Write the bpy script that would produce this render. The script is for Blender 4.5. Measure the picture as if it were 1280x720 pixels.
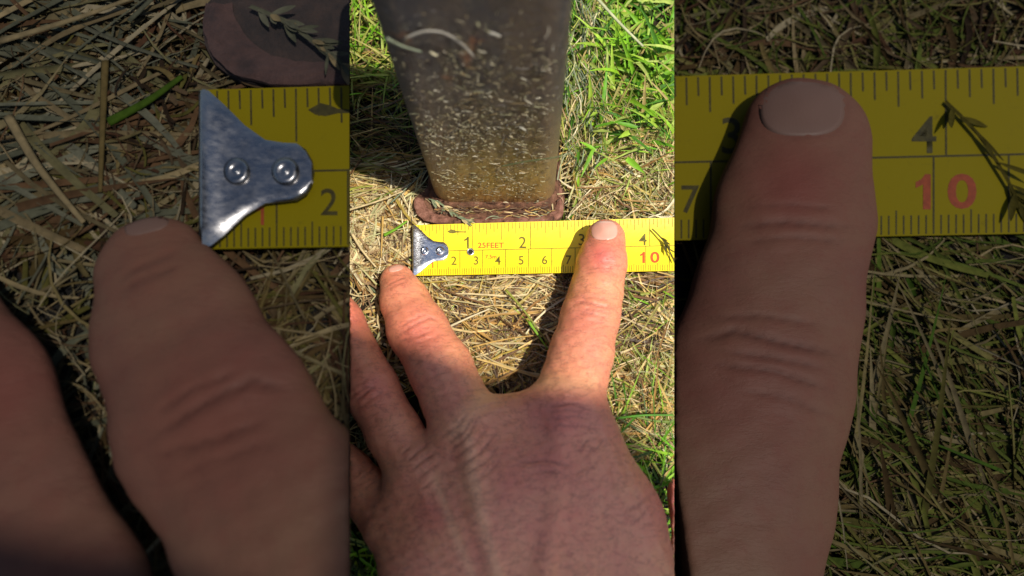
import bpy, bmesh, math, random
import numpy as np
from mathutils import Vector
from mathutils.bvhtree import BVHTree

for o in list(bpy.data.objects):
    bpy.data.objects.remove(o)
rng = np.random.default_rng(11)
SC = bpy.context.scene
COL = SC.collection

# ------------------------------------------------------------------ camera
FPX = 700.0                                   # focal length in 1280-wide pixels
TILT = math.atan(197 / FPX)                   # the post's verticals meet 197 px below the centre
H = 0.235
CT, ST = math.cos(TILT), math.sin(TILT)
CAM = np.array([0.0, -H * math.tan(TILT), H])
FWD = np.array([0.0, ST, -CT])
cd = bpy.data.cameras.new('camera')
cam = bpy.data.objects.new('camera', cd)
COL.objects.link(cam)
cam.location = CAM
cam.rotation_euler = (TILT, 0, 0)
cd.sensor_width = 36
cd.lens = FPX * 36 / 1280
cd.clip_start = 0.005
cd.clip_end = 50
cd.dof.use_dof = True
cd.dof.focus_distance = 0.243
cd.dof.aperture_fstop = 6.3
SC.camera = cam

# ------------------------------------------------------------------ light
SUN_EL, SUN_TO_CAM = math.radians(66), math.radians(21)
SUN = np.array([math.cos(SUN_EL) * math.cos(SUN_TO_CAM), -math.cos(SUN_EL) * math.sin(SUN_TO_CAM), math.sin(SUN_EL)])
W = bpy.data.worlds.new('World')
SC.world = W
W.use_nodes = True
nt = W.node_tree
bg = nt.nodes['Background']
sky = nt.nodes.new('ShaderNodeTexSky')
sky.sky_type = 'NISHITA'
sky.sun_disc = False
sky.sun_elevation = SUN_EL
sky.sun_rotation = math.atan2(SUN[0], SUN[1])
nt.links.new(sky.outputs[0], bg.inputs[0])
bg.inputs[1].default_value = 0.125
sl = bpy.data.lights.new('sun', 'SUN')
sl.energy = 5.0
sl.angle = math.radians(0.5)
sl.color = (1.0, 0.95, 0.87)
so = bpy.data.objects.new('sun', sl)
COL.objects.link(so)
so.rotation_euler = Vector(SUN).to_track_quat('Z', 'Y').to_euler()
SC.view_settings.view_transform = 'Standard'
SC.view_settings.look = 'None'
SC.view_settings.exposure = 0.13
SC.view_settings.gamma = 1.0
SC.cycles.max_bounces = 6
SC.cycles.use_denoising = True

# ------------------------------------------------------------------ geometry of sight
def rays(u, v):
    x = (np.asarray(u, float) - 640) / FPX
    y = -(np.asarray(v, float) - 360) / FPX
    return np.stack([x + 0 * y, y * CT + ST + 0 * x, y * ST - CT + 0 * x], -1)

def P(u, v, z):
    d = rays(u, v)
    t = (np.asarray(z, float) - H) / d[..., 2]
    return CAM + d * t[..., None]

def proj(p):
    q = np.asarray(p) - CAM
    dep = q @ FWD
    up = np.array([0, CT, ST])
    return 640 + FPX * q[..., 0] / dep, 360 - FPX * (q @ up) / dep, dep

class Plot:
    """One of the three plots of ground: the middle one and the two enlarged ones at its sides."""
    def __init__(s, S, z0, k, u0, u1):
        s.S, s.z0, s.k, s.u0, s.u1 = S, z0, k, u0, u1
    def P(s, u, v, h=0.0):
        u, v, h = np.asarray(u, float), np.asarray(v, float), np.asarray(h, float)
        return P(640 + (u - 640) * s.S, 360 + (v - 360) * s.S, s.z0 + h * s.S * s.k + 0 * u)
    def local(s, p):
        u, v, d = proj(p)
        return 640 + (u - 640) / s.S, 360 + (v - 360) / s.S
    def rad(s, p, rpx):
        return rpx * s.S * ((p - CAM) @ FWD) / FPX
    def planes(s):
        out = []
        for u, sg in ((s.u0, -1), (s.u1, 1)):
            if u is None:
                continue
            n = np.cross(rays(u, 0), rays(u, 720))
            n /= np.linalg.norm(n)
            if n[0] * sg < 0:
                n = -n
            out.append(n)                      # outward normal, through the camera point
        return out

MID = Plot(1.0, 0.0, 1.0, 437.3, 842.7)
LEFT = Plot(3.15, 0.05, 0.42, None, 436.7)
RIGHT = Plot(3.15, -0.07, 0.42, 843.3, None)

# ------------------------------------------------------------------ helpers
def tag(o, label=None, cat=None, group=None, kind=None):
    for k, v in (('label', label), ('category', cat), ('group', group), ('kind', kind)):
        if v:
            o[k] = v
    return o

def link(name, me, mat=None, parent=None, smooth=True):
    o = bpy.data.objects.new(name, me)
    COL.objects.link(o)
    if mat is not None:
        me.materials.append(mat)
    if smooth and len(me.polygons):
        me.polygons.foreach_set('use_smooth', [True] * len(me.polygons))
    if parent is not None:
        o.parent = parent
        o.matrix_parent_inverse.identity()
        o.location = -Vector(parent.location)   # meshes are laid out in world metres
    return o

def mesh(name, v, f):
    me = bpy.data.meshes.new(name)
    me.from_pydata([tuple(map(float, x)) for x in v], [], [tuple(map(int, x)) for x in f])
    me.update()
    return me

def rebase(o, base):
    """Move a single-mesh thing's origin to its base."""
    b = Vector(base)
    o.data.transform(__import__('mathutils').Matrix.Translation(-b))
    o.location = b
    return o

def empty(name, loc):
    o = bpy.data.objects.new(name, None)
    o.empty_display_size = 0.01
    COL.objects.link(o)
    o.location = Vector(loc)
    return o

def clip(me, plot):
    bm = bmesh.new()
    bm.from_mesh(me)
    for n in plot.planes():
        g = bm.verts[:] + bm.edges[:] + bm.faces[:]
        r = bmesh.ops.bisect_plane(bm, geom=g, plane_co=CAM, plane_no=n, clear_outer=True, dist=1e-7)
    bm.to_mesh(me)
    bm.free()
    me.update()
    return me

def sheet(name, grid, th, mat, parent=None, plot=None, smooth=True):
    """A curved plate: top at grid[i][j], bottom th lower, closed round the rim."""
    g = np.asarray(grid, float)
    n, m = g.shape[:2]
    v = np.concatenate([g.reshape(-1, 3), g.reshape(-1, 3) - [0, 0, th]])
    idx = np.arange(n * m).reshape(n, m)
    f = []
    for i in range(n - 1):
        for j in range(m - 1):
            a, b, c, d = idx[i, j], idx[i + 1, j], idx[i + 1, j + 1], idx[i, j + 1]
            f.append((a, b, c, d))
            f.append((d + n * m, c + n * m, b + n * m, a + n * m))
    rim = [idx[i, 0] for i in range(n)] + [idx[n - 1, j] for j in range(1, m)] + \
          [idx[i, m - 1] for i in range(n - 2, -1, -1)] + [idx[0, j] for j in range(m - 2, 0, -1)]
    for a, b in zip(rim, rim[1:] + rim[:1]):
        f.append((b, a, a + n * m, b + n * m))
    me = mesh(name, v, f)
    bm = bmesh.new()
    bm.from_mesh(me)
    bmesh.ops.recalc_face_normals(bm, faces=bm.faces)
    bm.to_mesh(me)
    bm.free()
    if plot is not None:
        clip(me, plot)
    o = link(name, me, mat, parent, smooth)
    if smooth:
        me.set_sharp_from_angle(angle=math.radians(45))
    return o

# ------------------------------------------------------------------ materials
class M:
    def __init__(s, name):
        s.m = bpy.data.materials.new(name)
        s.m.use_nodes = True
        s.t = s.m.node_tree
        s.b = s.t.nodes['Principled BSDF']
        s.tc = s.t.nodes.new('ShaderNodeTexCoord')
    def n(s, typ, **kw):
        x = s.t.nodes.new(typ)
        for k, v in kw.items():
            setattr(x, k, v)
        return x
    def l(s, a, b):
        s.t.links.new(a, b)
    def noise(s, scale, detail=4, rough=.6, stretch=None):
        x = s.n('ShaderNodeTexNoise')
        x.inputs['Scale'].default_value = scale
        x.inputs['Detail'].default_value = detail
        x.inputs['Roughness'].default_value = rough
        if stretch:
            mp = s.n('ShaderNodeMapping')
            mp.inputs['Scale'].default_value = stretch
            s.l(s.tc.outputs['Object'], mp.inputs[0])
            s.l(mp.outputs[0], x.inputs['Vector'])
        else:
            s.l(s.tc.outputs['Object'], x.inputs['Vector'])
        return x.outputs['Fac']
    def ramp(s, fac, stops):
        r = s.n('ShaderNodeValToRGB')
        e = r.color_ramp.elements
        while len(e) < len(stops):
            e.new(0.5)
        for el, (p, c) in zip(e, stops):
            el.position = p
            el.color = (*c, 1) if len(c) == 3 else c
        s.l(fac, r.inputs[0])
        return r.outputs[0]
    def mix(s, fac, a, b, mode='MIX'):
        x = s.n('ShaderNodeMix', data_type='RGBA', blend_type=mode)
        for sock, val in ((x.inputs[0], fac), (x.inputs[6], a), (x.inputs[7], b)):
            if hasattr(val, 'is_output'):
                s.l(val, sock)
            elif isinstance(val, (int, float)):
                sock.default_value = val
            else:
                sock.default_value = (*val, 1)
        return x.outputs[2]
    def math(s, op, a, b=0.0):
        x = s.n('ShaderNodeMath', operation=op)
        for sock, val in zip(x.inputs, (a, b)):
            if hasattr(val, 'is_output'):
                s.l(val, sock)
            else:
                sock.default_value = val
        return x.outputs[0]
    def bump(s, fac, strength, dist):
        x = s.n('ShaderNodeBump')
        x.inputs['Strength'].default_value = strength
        x.inputs['Distance'].default_value = dist
        s.l(fac, x.inputs['Height'])
        if s.b.inputs['Normal'].is_linked:
            s.l(s.b.inputs['Normal'].links[0].from_socket, x.inputs['Normal'])
        s.l(x.outputs[0], s.b.inputs['Normal'])
    def set(s, **kw):
        for k, v in kw.items():
            k = k.replace('_', ' ')
            sock = s.b.inputs[k]
            if hasattr(v, 'is_output'):
                s.l(v, sock)
            elif isinstance(v, tuple) and len(v) == 3 and sock.type == 'RGBA':
                sock.default_value = (*v, 1)
            else:
                sock.default_value = v
        return s

def soil_mat(name, a, b, c, sc=1.0):
    m = M(name)
    n1 = m.noise(160 / sc, 6, .7)
    col = m.ramp(n1, [(.3, a), (.5, b), (.72, c)])
    m.set(Base_Color=col, Roughness=.95, Specular_IOR_Level=.15)
    m.bump(m.noise(420 / sc, 6, .75), .9, .003 * sc)
    return m.m

def blade_mat(name, trans, spec, rough):
    m = M(name)
    at = m.n('ShaderNodeAttribute', attribute_name='tint')
    var = m.ramp(m.noise(260, 3), [(.25, (.62, .62, .6)), (.75, (1.25, 1.2, 1.12))])
    col = m.mix(1.0, at.outputs['Color'], var, 'MULTIPLY')
    m.set(Base_Color=col, Roughness=rough, Specular_IOR_Level=spec)
    tr = m.n('ShaderNodeBsdfTranslucent')
    m.l(col, tr.inputs[0])
    mx = m.n('ShaderNodeMixShader')
    mx.inputs[0].default_value = trans
    m.l(m.b.outputs[0], mx.inputs[1])
    m.l(tr.outputs[0], mx.inputs[2])
    out = [x for x in m.t.nodes if x.type == 'OUTPUT_MATERIAL'][0]
    m.l(mx.outputs[0], out.inputs[0])
    return m.m

def skin_mat(name, base, red, pale, crease, sc, sss, spec, rough, fine):
    m = M(name)
    at = lambda k: m.n('ShaderNodeAttribute', attribute_name=k).outputs['Fac']
    c = m.mix(m.ramp(m.noise(70 / sc, 4, .6), [(.35, (0, 0, 0)), (.7, (1, 1, 1))]), base, pale)
    ton = m.ramp(m.noise(42 / sc, 3, .55), [(.34, tuple(x * f for x, f in zip(base, (.84, .66, .84)))), (.52, base), (.68, tuple(x * f for x, f in zip(base, (1.08, 1.18, 1.05))))])
    c = m.mix(.5, c, ton)
    mot = m.ramp(m.noise(420 / sc, 4, .7), [(.45, (0, 0, 0)), (.75, (.35, .35, .35))])
    c = m.mix(mot, c, red)
    c = m.mix(at('flush'), c, red)
    c = m.mix(at('ridge'), c, tuple(x * f for x, f in zip(pale, (1.05, 1.16, 1.1))))
    # fine lines of the skin: thin level lines of a stretched noise, running mostly across the hand; their shade is put into the colour
    ln = m.noise(120 / sc, 5, .6, (1.0, 2.6, 1.0))
    lines = m.ramp(ln, [(.475, (0, 0, 0)), (.5, (1, 1, 1)), (.525, (0, 0, 0))])
    ln2 = m.noise(210 / sc, 4, .6, (2.2, 1.0, 1.0))
    lines2 = m.ramp(ln2, [(.485, (0, 0, 0)), (.5, (1, 1, 1)), (.515, (0, 0, 0))])
    c = m.mix(m.math('MULTIPLY', lines, fine), c, crease)
    c = m.mix(m.math('MULTIPLY', lines2, fine * .7), c, crease)
    c = m.mix(at('crease'), c, crease)  # crease shade put into the colour, besides the dents
    m.set(Base_Color=c, Roughness=rough, Specular_IOR_Level=spec)
    if sss:
        m.set(Subsurface_Weight=sss, Subsurface_Radius=(1.0, .35, .2), Subsurface_Scale=.0016 * sc)
    inv = m.math('SUBTRACT', 1.0, lines)
    m.bump(inv, .35 if fine > .1 else .12, .00025 * sc)
    m.bump(m.noise(900 / sc, 3, .6), .25 if fine > .1 else .1, .0003 * sc)
    m.bump(m.noise(240 / sc, 5, .65, (1, 2.2, 1)), .4 if fine > .1 else .15, .0011 * sc)
    return m.m

def nail_mat(name, bed, moon, edge, rough, spec):
    m = M(name)
    t = m.n('ShaderNodeAttribute', attribute_name='along').outputs['Fac']
    c = m.ramp(t, [(.0, edge), (.10, edge), (.18, bed), (.80, bed), (.95, moon)])
    st = m.noise(500, 3, .6, (3, .3, 1))
    c = m.mix(m.ramp(st, [(.4, (0, 0, 0)), (.7, (.3, .3, .3))]), c, moon)
    m.set(Base_Color=c, Roughness=rough, Specular_IOR_Level=spec)
    m.bump(st, .15, .0004)
    return m.m

def plain(name, col, rough=.5, metal=0.0, spec=.5, noise=None):
    m = M(name)
    m.set(Roughness=rough, Metallic=metal, Specular_IOR_Level=spec)
    if noise:
        sc, lo, hi = noise
        c = m.ramp(m.noise(sc, 5), [(.3, tuple(x * lo for x in col)), (.7, tuple(min(1, x * hi) for x in col))])
        m.set(Base_Color=c)
    else:
        m.set(Base_Color=tuple(col))
    return m.m

def metal_mat(name, col, rlo, rhi, sc):
    m = M(name)
    sw = m.noise(1500 / sc, 4, .7, (.5, 1, 1))
    m.set(Metallic=1.0, Base_Color=m.ramp(m.noise(260 / sc, 5, .7), [(.3, tuple(x * .72 for x in col)), (.55, col), (.8, tuple(x * .86 for x in col))]))
    r = m.ramp(sw, [(.35, (rlo,) * 3), (.7, (rhi,) * 3)])
    m.set(Roughness=r)
    m.bump(sw, .12, .00015 * sc)
    return m.m

def tape_mat(name, col, dirt, sc, spec):
    m = M(name)
    d = m.ramp(m.noise(300 / sc, 6, .75), [(.60, (0, 0, 0)), (.78, (.5, .5, .5))])
    scr = m.ramp(m.noise(220 / sc, 5, .8, (.5, 5, 1)), [(.62, (0, 0, 0)), (.74, (.28, .28, .28))])
    c = m.mix(d, col, dirt)
    c = m.mix(scr, c, dirt)
    m.set(Base_Color=c, Roughness=.42, Specular_IOR_Level=spec)
    m.bump(m.noise(160 / sc, 3), .2, .0005 * sc)
    return m.m

def rust_mat(name, stops, sc=1.0, rough=.85):
    m = M(name)
    c = m.ramp(m.noise(230 / sc, 7, .75), stops)
    m.set(Base_Color=c, Roughness=rough, Specular_IOR_Level=.25)
    m.bump(m.noise(500 / sc, 6, .8), .7, .0012 * sc)
    return m.m

soil_mid = soil_mat('brown_soil', (.010, .008, .006), (.035, .024, .015), (.10, .068, .042))
soil_dim = soil_mat('darkened_soil', (.0015, .0012, .001), (.004, .003, .002), (.010, .007, .0045), 3)  # darkened soil_mid: dimness of the side plots is in the colour
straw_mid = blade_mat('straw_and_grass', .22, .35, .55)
straw_dim = blade_mat('darkened_straw', .10, .02, .85)  # straw of the side plots, its dimness painted into the tints
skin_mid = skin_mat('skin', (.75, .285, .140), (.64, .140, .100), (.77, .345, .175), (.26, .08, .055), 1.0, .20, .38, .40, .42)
skin_dim = skin_mat('darkened_skin', (.050, .0240, .0155), (.050, .0150, .0108), (.053, .0285, .0185), (.020, .008, .006), 3.15, 0, .05, .55, .08)  # shaded copy of the skin, dimming put into the colour
nail_mid = nail_mat('fingernail', (.72, .345, .235), (.73, .38, .27), (.76, .47, .36), .3, .5)
nail_dim = nail_mat('darkened_fingernail', (.050, .0285, .0215), (.052, .031, .024), (.055, .036, .029), .5, .06)  # nail copy darkened in colour to match the painted dimming
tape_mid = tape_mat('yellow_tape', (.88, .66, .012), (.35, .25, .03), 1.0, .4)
tape_dim = tape_mat('darkened_tape', (.064, .050, .0012), (.030, .023, .003), 3.0, .03)  # the yellow tape again, darkened in colour to imitate dim light
ink_mid = plain('black_ink', (.10, .08, .008), .6, 0, .3, (900, .5, 2.2))
red_mid = plain('red_ink', (.78, .075, .012), .6, 0, .3, (900, .8, 1.3))
ink_dim = plain('darkened_ink', (.013, .0105, .0018), .7, 0, .1, (300, .6, 1.5))  # black ink copy with the side dimming in its colour
red_dim = plain('darkened_red_ink', (.075, .014, .004), .7, 0, .1, (300, .8, 1.2))  # red ink copy with the same painted dimming
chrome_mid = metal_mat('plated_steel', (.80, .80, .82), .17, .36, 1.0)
chrome_dim = metal_mat('darkened_steel', (.175, .17, .17), .24, .45, 3.0)  # plated steel copy, base colour lowered to imitate dim light
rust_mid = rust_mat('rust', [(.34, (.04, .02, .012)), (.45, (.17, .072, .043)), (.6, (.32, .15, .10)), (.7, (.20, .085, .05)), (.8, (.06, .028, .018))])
rust_dim = rust_mat('darkened_rust', [(.3, (.006, .0025, .002)), (.46, (.018, .0075, .0055)), (.6, (.027, .0120, .009)), (.72, (.016, .007, .005)), (.82, (.010, .0045, .003))], 3)  # rust copy, dimming of the left plot put into the colour

rust_dark = rust_mat('brown_rust', [(.3, (.035, .018, .011)), (.5, (.13, .06, .032)), (.65, (.24, .115, .065)), (.8, (.07, .034, .02))])

rust_dark_dim = rust_mat('darkened_brown_rust', [(.3, (.003, .0015, .001)), (.5, (.009, .0045, .003)), (.65, (.016, .008, .005)), (.8, (.005, .0025, .0015))], 3)  # shaded copy of rust_dark, dimness painted in

def post_material():
    m = M('weathered_painted_steel')
    sep = m.n('ShaderNodeSeparateXYZ')
    m.l(m.tc.outputs['Object'], sep.inputs[0])
    hgt = m.math('MULTIPLY_ADD', sep.outputs[2], 1 / .11)
    hgt.node.inputs[2].default_value = 0.0
    n1 = m.noise(90, 6, .7)
    hh = m.math('ADD', hgt, m.math('MULTIPLY', m.math('SUBTRACT', n1, .5), .45))
    c = m.ramp(hh, [(.02, (.30, .085, .03)), (.08, (.38, .22, .07)), (.28, (.31, .22, .08)), (.48, (.165, .12, .062)), (.68, (.085, .070, .053)), (.95, (.050, .047, .047))])
    spl = m.ramp(m.noise(420, 8, .85), [(.52, (0, 0, 0)), (.70, (.6, .6, .6))])
    c = m.mix(spl, c, (.27, .22, .14))
    st = m.ramp(m.noise(120, 6, .7, (1, 1, .16)), [(.40, (0, 0, 0)), (.62, (.55, .55, .55))])
    c = m.mix(st, c, (.12, .085, .055))
    sc_ = m.ramp(m.noise(500, 3, .6, (.25, 1, 1.6)), [(.66, (0, 0, 0)), (.70, (.5, .5, .5))])
    c = m.mix(sc_, c, (.36, .34, .32))
    dk = m.ramp(m.noise(150, 5, .75, (1, 1, .6)), [(.25, (.85, .85, .85)), (.45, (0, 0, 0))])
    c = m.mix(dk, c, (.04, .034, .028))
    ru = m.ramp(m.noise(65, 4, .7), [(.62, (0, 0, 0)), (.72, (.8, .8, .8))])
    c = m.mix(ru, c, (.26, .10, .045))
    m.set(Base_Color=c, Roughness=.40, Specular_IOR_Level=.28)
    m.bump(m.noise(300, 6, .7), .55, .0012)
    return m.m
post_mat = post_material()

# ------------------------------------------------------------------ the three plots of ground
def block(name, plot, top, bottom, x0, x1, y0, y1, mat):
    """A bank of soil whose sides follow the plot's borders."""
    bm = bmesh.new()
    nx, ny = 60, 60
    xs, ys = np.linspace(x0, x1, nx), np.linspace(y0, y1, ny)
    top_v = [[bm.verts.new((x, y, top)) for y in ys] for x in xs]
    bot = [bm.verts.new((x, y, bottom)) for x, y in ((x0, y0), (x1, y0), (x1, y1), (x0, y1))]
    for i in range(nx - 1):
        for j in range(ny - 1):
            bm.faces.new((top_v[i][j], top_v[i + 1][j], top_v[i + 1][j + 1], top_v[i][j + 1]))
    bm.faces.new((bot[3], bot[2], bot[1], bot[0]))
    bm.faces.new([bot[0], bot[1]] + [top_v[i][0] for i in range(nx - 1, -1, -1)])
    bm.faces.new([bot[2], bot[3]] + [top_v[i][-1] for i in range(nx)])
    bm.faces.new([bot[1], bot[2]] + [top_v[-1][j] for j in range(ny - 1, -1, -1)])
    bm.faces.new([bot[3], bot[0]] + [top_v[0][j] for j in range(ny)])
    for n in plot.planes():
        r = bmesh.ops.bisect_plane(bm, geom=bm.verts[:] + bm.edges[:] + bm.faces[:], plane_co=CAM, plane_no=n, clear_outer=True, dist=1e-7)
        e = [x for x in r['geom_cut'] if isinstance(x, bmesh.types.BMEdge)]
        bmesh.ops.contextual_create(bm, geom=e)
    bmesh.ops.recalc_face_normals(bm, faces=bm.faces)
    me = bpy.data.meshes.new(name)
    bm.to_mesh(me)
    bm.free()
    return tag(link(name, me, mat, smooth=False), kind='structure')

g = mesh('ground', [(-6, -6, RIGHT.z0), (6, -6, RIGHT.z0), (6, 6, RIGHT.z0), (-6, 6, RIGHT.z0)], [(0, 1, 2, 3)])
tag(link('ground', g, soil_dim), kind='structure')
block('soil_bank', MID, 0.0, RIGHT.z0 + .001, -.3, .3, -.5, .5, soil_mid)
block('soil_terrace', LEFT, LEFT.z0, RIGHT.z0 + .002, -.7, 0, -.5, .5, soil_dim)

# ------------------------------------------------------------------ hands: one signed-distance body each
#   (u, v, centre height in m, radius in px of the 1280-wide photograph)
CHAINS = {
    'index': [(757, 299, .0168, 25), (752, 330, .0180, 30), (745, 366, .0182, 32), (738, 395, .0195, 35.5), (727, 440, .0230, 38.5), (706, 520, .0315, 47)],
    'middle': [(497, 352, .0110, 22), (506, 376, .0130, 29.5), (522, 412, .0165, 36.5), (551, 461, .0220, 39), (588, 545, .0310, 45)],
    'ring': [(402, 360, .0110, 24), (424, 405, .0140, 30), (463, 485, .0190, 33.5), (493, 541, .0235, 33), (530, 605, .0305, 40)],
    'pinky': [(352, 500, .0100, 19), (398, 550, .0120, 24.5), (436, 591, .0150, 27), (490, 650, .0250, 37)],
    'middle_finger': [(497, 352, .0110, 22), (506, 376, .0130, 29.5), (522, 412, .0165, 36.5), (552, 459, .0210, 40), (594, 518, .0260, 52)],
    'ring_finger': [(402, 360, .0110, 24), (424, 405, .0140, 30), (461, 487, .0190, 32), (486, 548, .0235, 31)],
    'thumb': [(858, 618, .0120, 24), (876, 690, .0180, 33), (842, 770, .0240, 46)],
}
PALM = [
    [(706, 520, .0345, 47), (712, 620, .0360, 52), (716, 820, .0380, 60)],
    [(645, 535, .0300, 40), (660, 620, .0350, 54), (670, 820, .0385, 64)],
    [(588, 545, .0325, 46), (612, 650, .0370, 52), (640, 850, .0390, 64)],
    [(530, 605, .0315, 43), (560, 680, .0350, 48), (600, 850, .0380, 60)],
    [(500, 655, .0270, 40), (538, 740, .0320, 46), (590, 880, .0360, 56)],
    [(735, 555, .0300, 40), (770, 650, .0300, 50), (790, 760, .0300, 62), (740, 880, .0340, 66)],
    [(842, 770, .0240, 46), (800, 790, .0280, 62), (730, 900, .0340, 66)],
    [(670, 840, .0380, 72), (672, 1000, .0400, 66), (676, 1330, .0440, 74)],
    [(620, 860, .0370, 60), (640, 1000, .0380, 56), (640, 1330, .0420, 64)],
]
BUMPS = [(700, 525, .0445, 26), (586, 560, .0415, 22), (540, 618, .040, 20), (737, 397, .0345, 29), (521, 414, .0245, 31), (464, 482, .0265, 28)]
TENDONS = [[(588, 552, .0445, 13), (602, 640, .0520, 9), (640, 790, .0560, 9)], [(534, 612, .0420, 12), (570, 690, .0490, 8), (618, 810, .0530, 8)],
           [(702, 526, .0450, 15), (692, 640, .0515, 9), (668, 800, .0555, 10)], [(500, 668, .0380, 11), (545, 740, .0450, 8), (600, 850, .0500, 8)]]

def hand_prims(plot, names, palm):
    segs = []
    def add(chain, group, kk):
        pts = []
        for (u, v, h, r) in chain:
            p = plot.P(u, v, h)
            pts.append((p, plot.rad(p, r)))
        for (a, ra), (b, rb) in zip(pts, pts[1:]):
            segs.append((a, b, ra, rb, group, kk * plot.S))
    for n in names:
        add(CHAINS[n], n, .003)
    if palm:
        for c in palm if isinstance(palm, list) else PALM:
            add(c, 'palm', .012)
        for c in TENDONS:
            add(c, 'palm', .0035)
    bumps = []
    for (u, v, h, r) in BUMPS:
        p = plot.P(u, v, h)
        bumps.append((p, plot.rad(p, r)))
    return segs, bumps

def smin(a, b, k):
    h = np.clip(.5 + .5 * (b - a) / k, 0, 1)
    return b + (a - b) * h - k * h * (1 - h)

def sdf(plot, prims, pts, bump=False):
    kz = plot.k
    q = np.array(pts, np.float32)
    q[..., 2] = (q[..., 2] - plot.z0) / kz
    fix = lambda p: np.array([p[0], p[1], (p[2] - plot.z0) / kz], np.float32)
    groups = {}
    segs, bumps = prims
    for a, b, ra, rb, g_, k in segs:
        A, B = fix(a), fix(b)
        ab = B - A
        t = np.clip(((q - A) @ ab) / (ab @ ab), 0, 1)
        d = np.linalg.norm(q - A - t[..., None] * ab, axis=-1) - (ra + (rb - ra) * t)
        groups[g_] = d if g_ not in groups else smin(groups[g_], d, k)
    out = None
    for d in groups.values():
        if d is not groups.get('palm'):
            out = d if out is None else smin(out, d, .0013 * plot.S)
    if 'palm' in groups:
        out = smin(out, groups['palm'], .0042 * plot.S)
    return out

EDGES = [(a, b) for a in range(8) for b in range(a + 1, 8) if bin(a ^ b).count('1') == 1]
def surface_nets(val, org, h):
    nx, ny, nz = val.shape
    ins = val < 0
    cnt = np.zeros((nx - 1, ny - 1, nz - 1), np.float32)
    acc = np.zeros((nx - 1, ny - 1, nz - 1, 3), np.float32)
    sl_ = lambda A, c: A[c & 1: nx - 1 + (c & 1), (c >> 1) & 1: ny - 1 + ((c >> 1) & 1), (c >> 2) & 1: nz - 1 + ((c >> 2) & 1)]
    for a, b in EDGES:
        va, vb = sl_(val, a), sl_(val, b)
        x = sl_(ins, a) != sl_(ins, b)
        t = np.where(x, va / np.where(x, va - vb, 1), 0)
        cnt += x
        for ax in range(3):
            ca, cb = (a >> ax) & 1, (b >> ax) & 1
            acc[..., ax] += np.where(x, ca + (cb - ca) * t, 0)
    act = cnt > 0
    ids = -np.ones(act.shape, np.int64)
    ids[act] = np.arange(act.sum())
    I = np.argwhere(act)
    V = (I + acc[act] / cnt[act][:, None]) * h + org
    F = []
    for ax in range(3):
        b_ax, c_ax = (ax + 1) % 3, (ax + 2) % 3
        s0 = [slice(0, -1)] * 3
        s1 = [slice(0, -1)] * 3
        s0[ax], s1[ax] = slice(0, -1), slice(1, None)
        for k_ in (b_ax, c_ax):
            s0[k_] = s1[k_] = slice(1, -1)
        a_, b_ = ins[tuple(s0)], ins[tuple(s1)]
        for flip, selm in ((False, a_ & ~b_), (True, ~a_ & b_)):
            J = np.argwhere(selm)
            if not len(J):
                continue
            J[:, b_ax] += 1
            J[:, c_ax] += 1
            def idof(db, dc):
                K = J.copy()
                K[:, b_ax] += db
                K[:, c_ax] += dc
                return ids[K[:, 0], K[:, 1], K[:, 2]]
            q = np.stack([idof(-1, -1), idof(0, -1), idof(0, 0), idof(-1, 0)], 1)
            F.append(q[:, ::-1] if flip else q)
    return V, np.concatenate(F)

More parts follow.
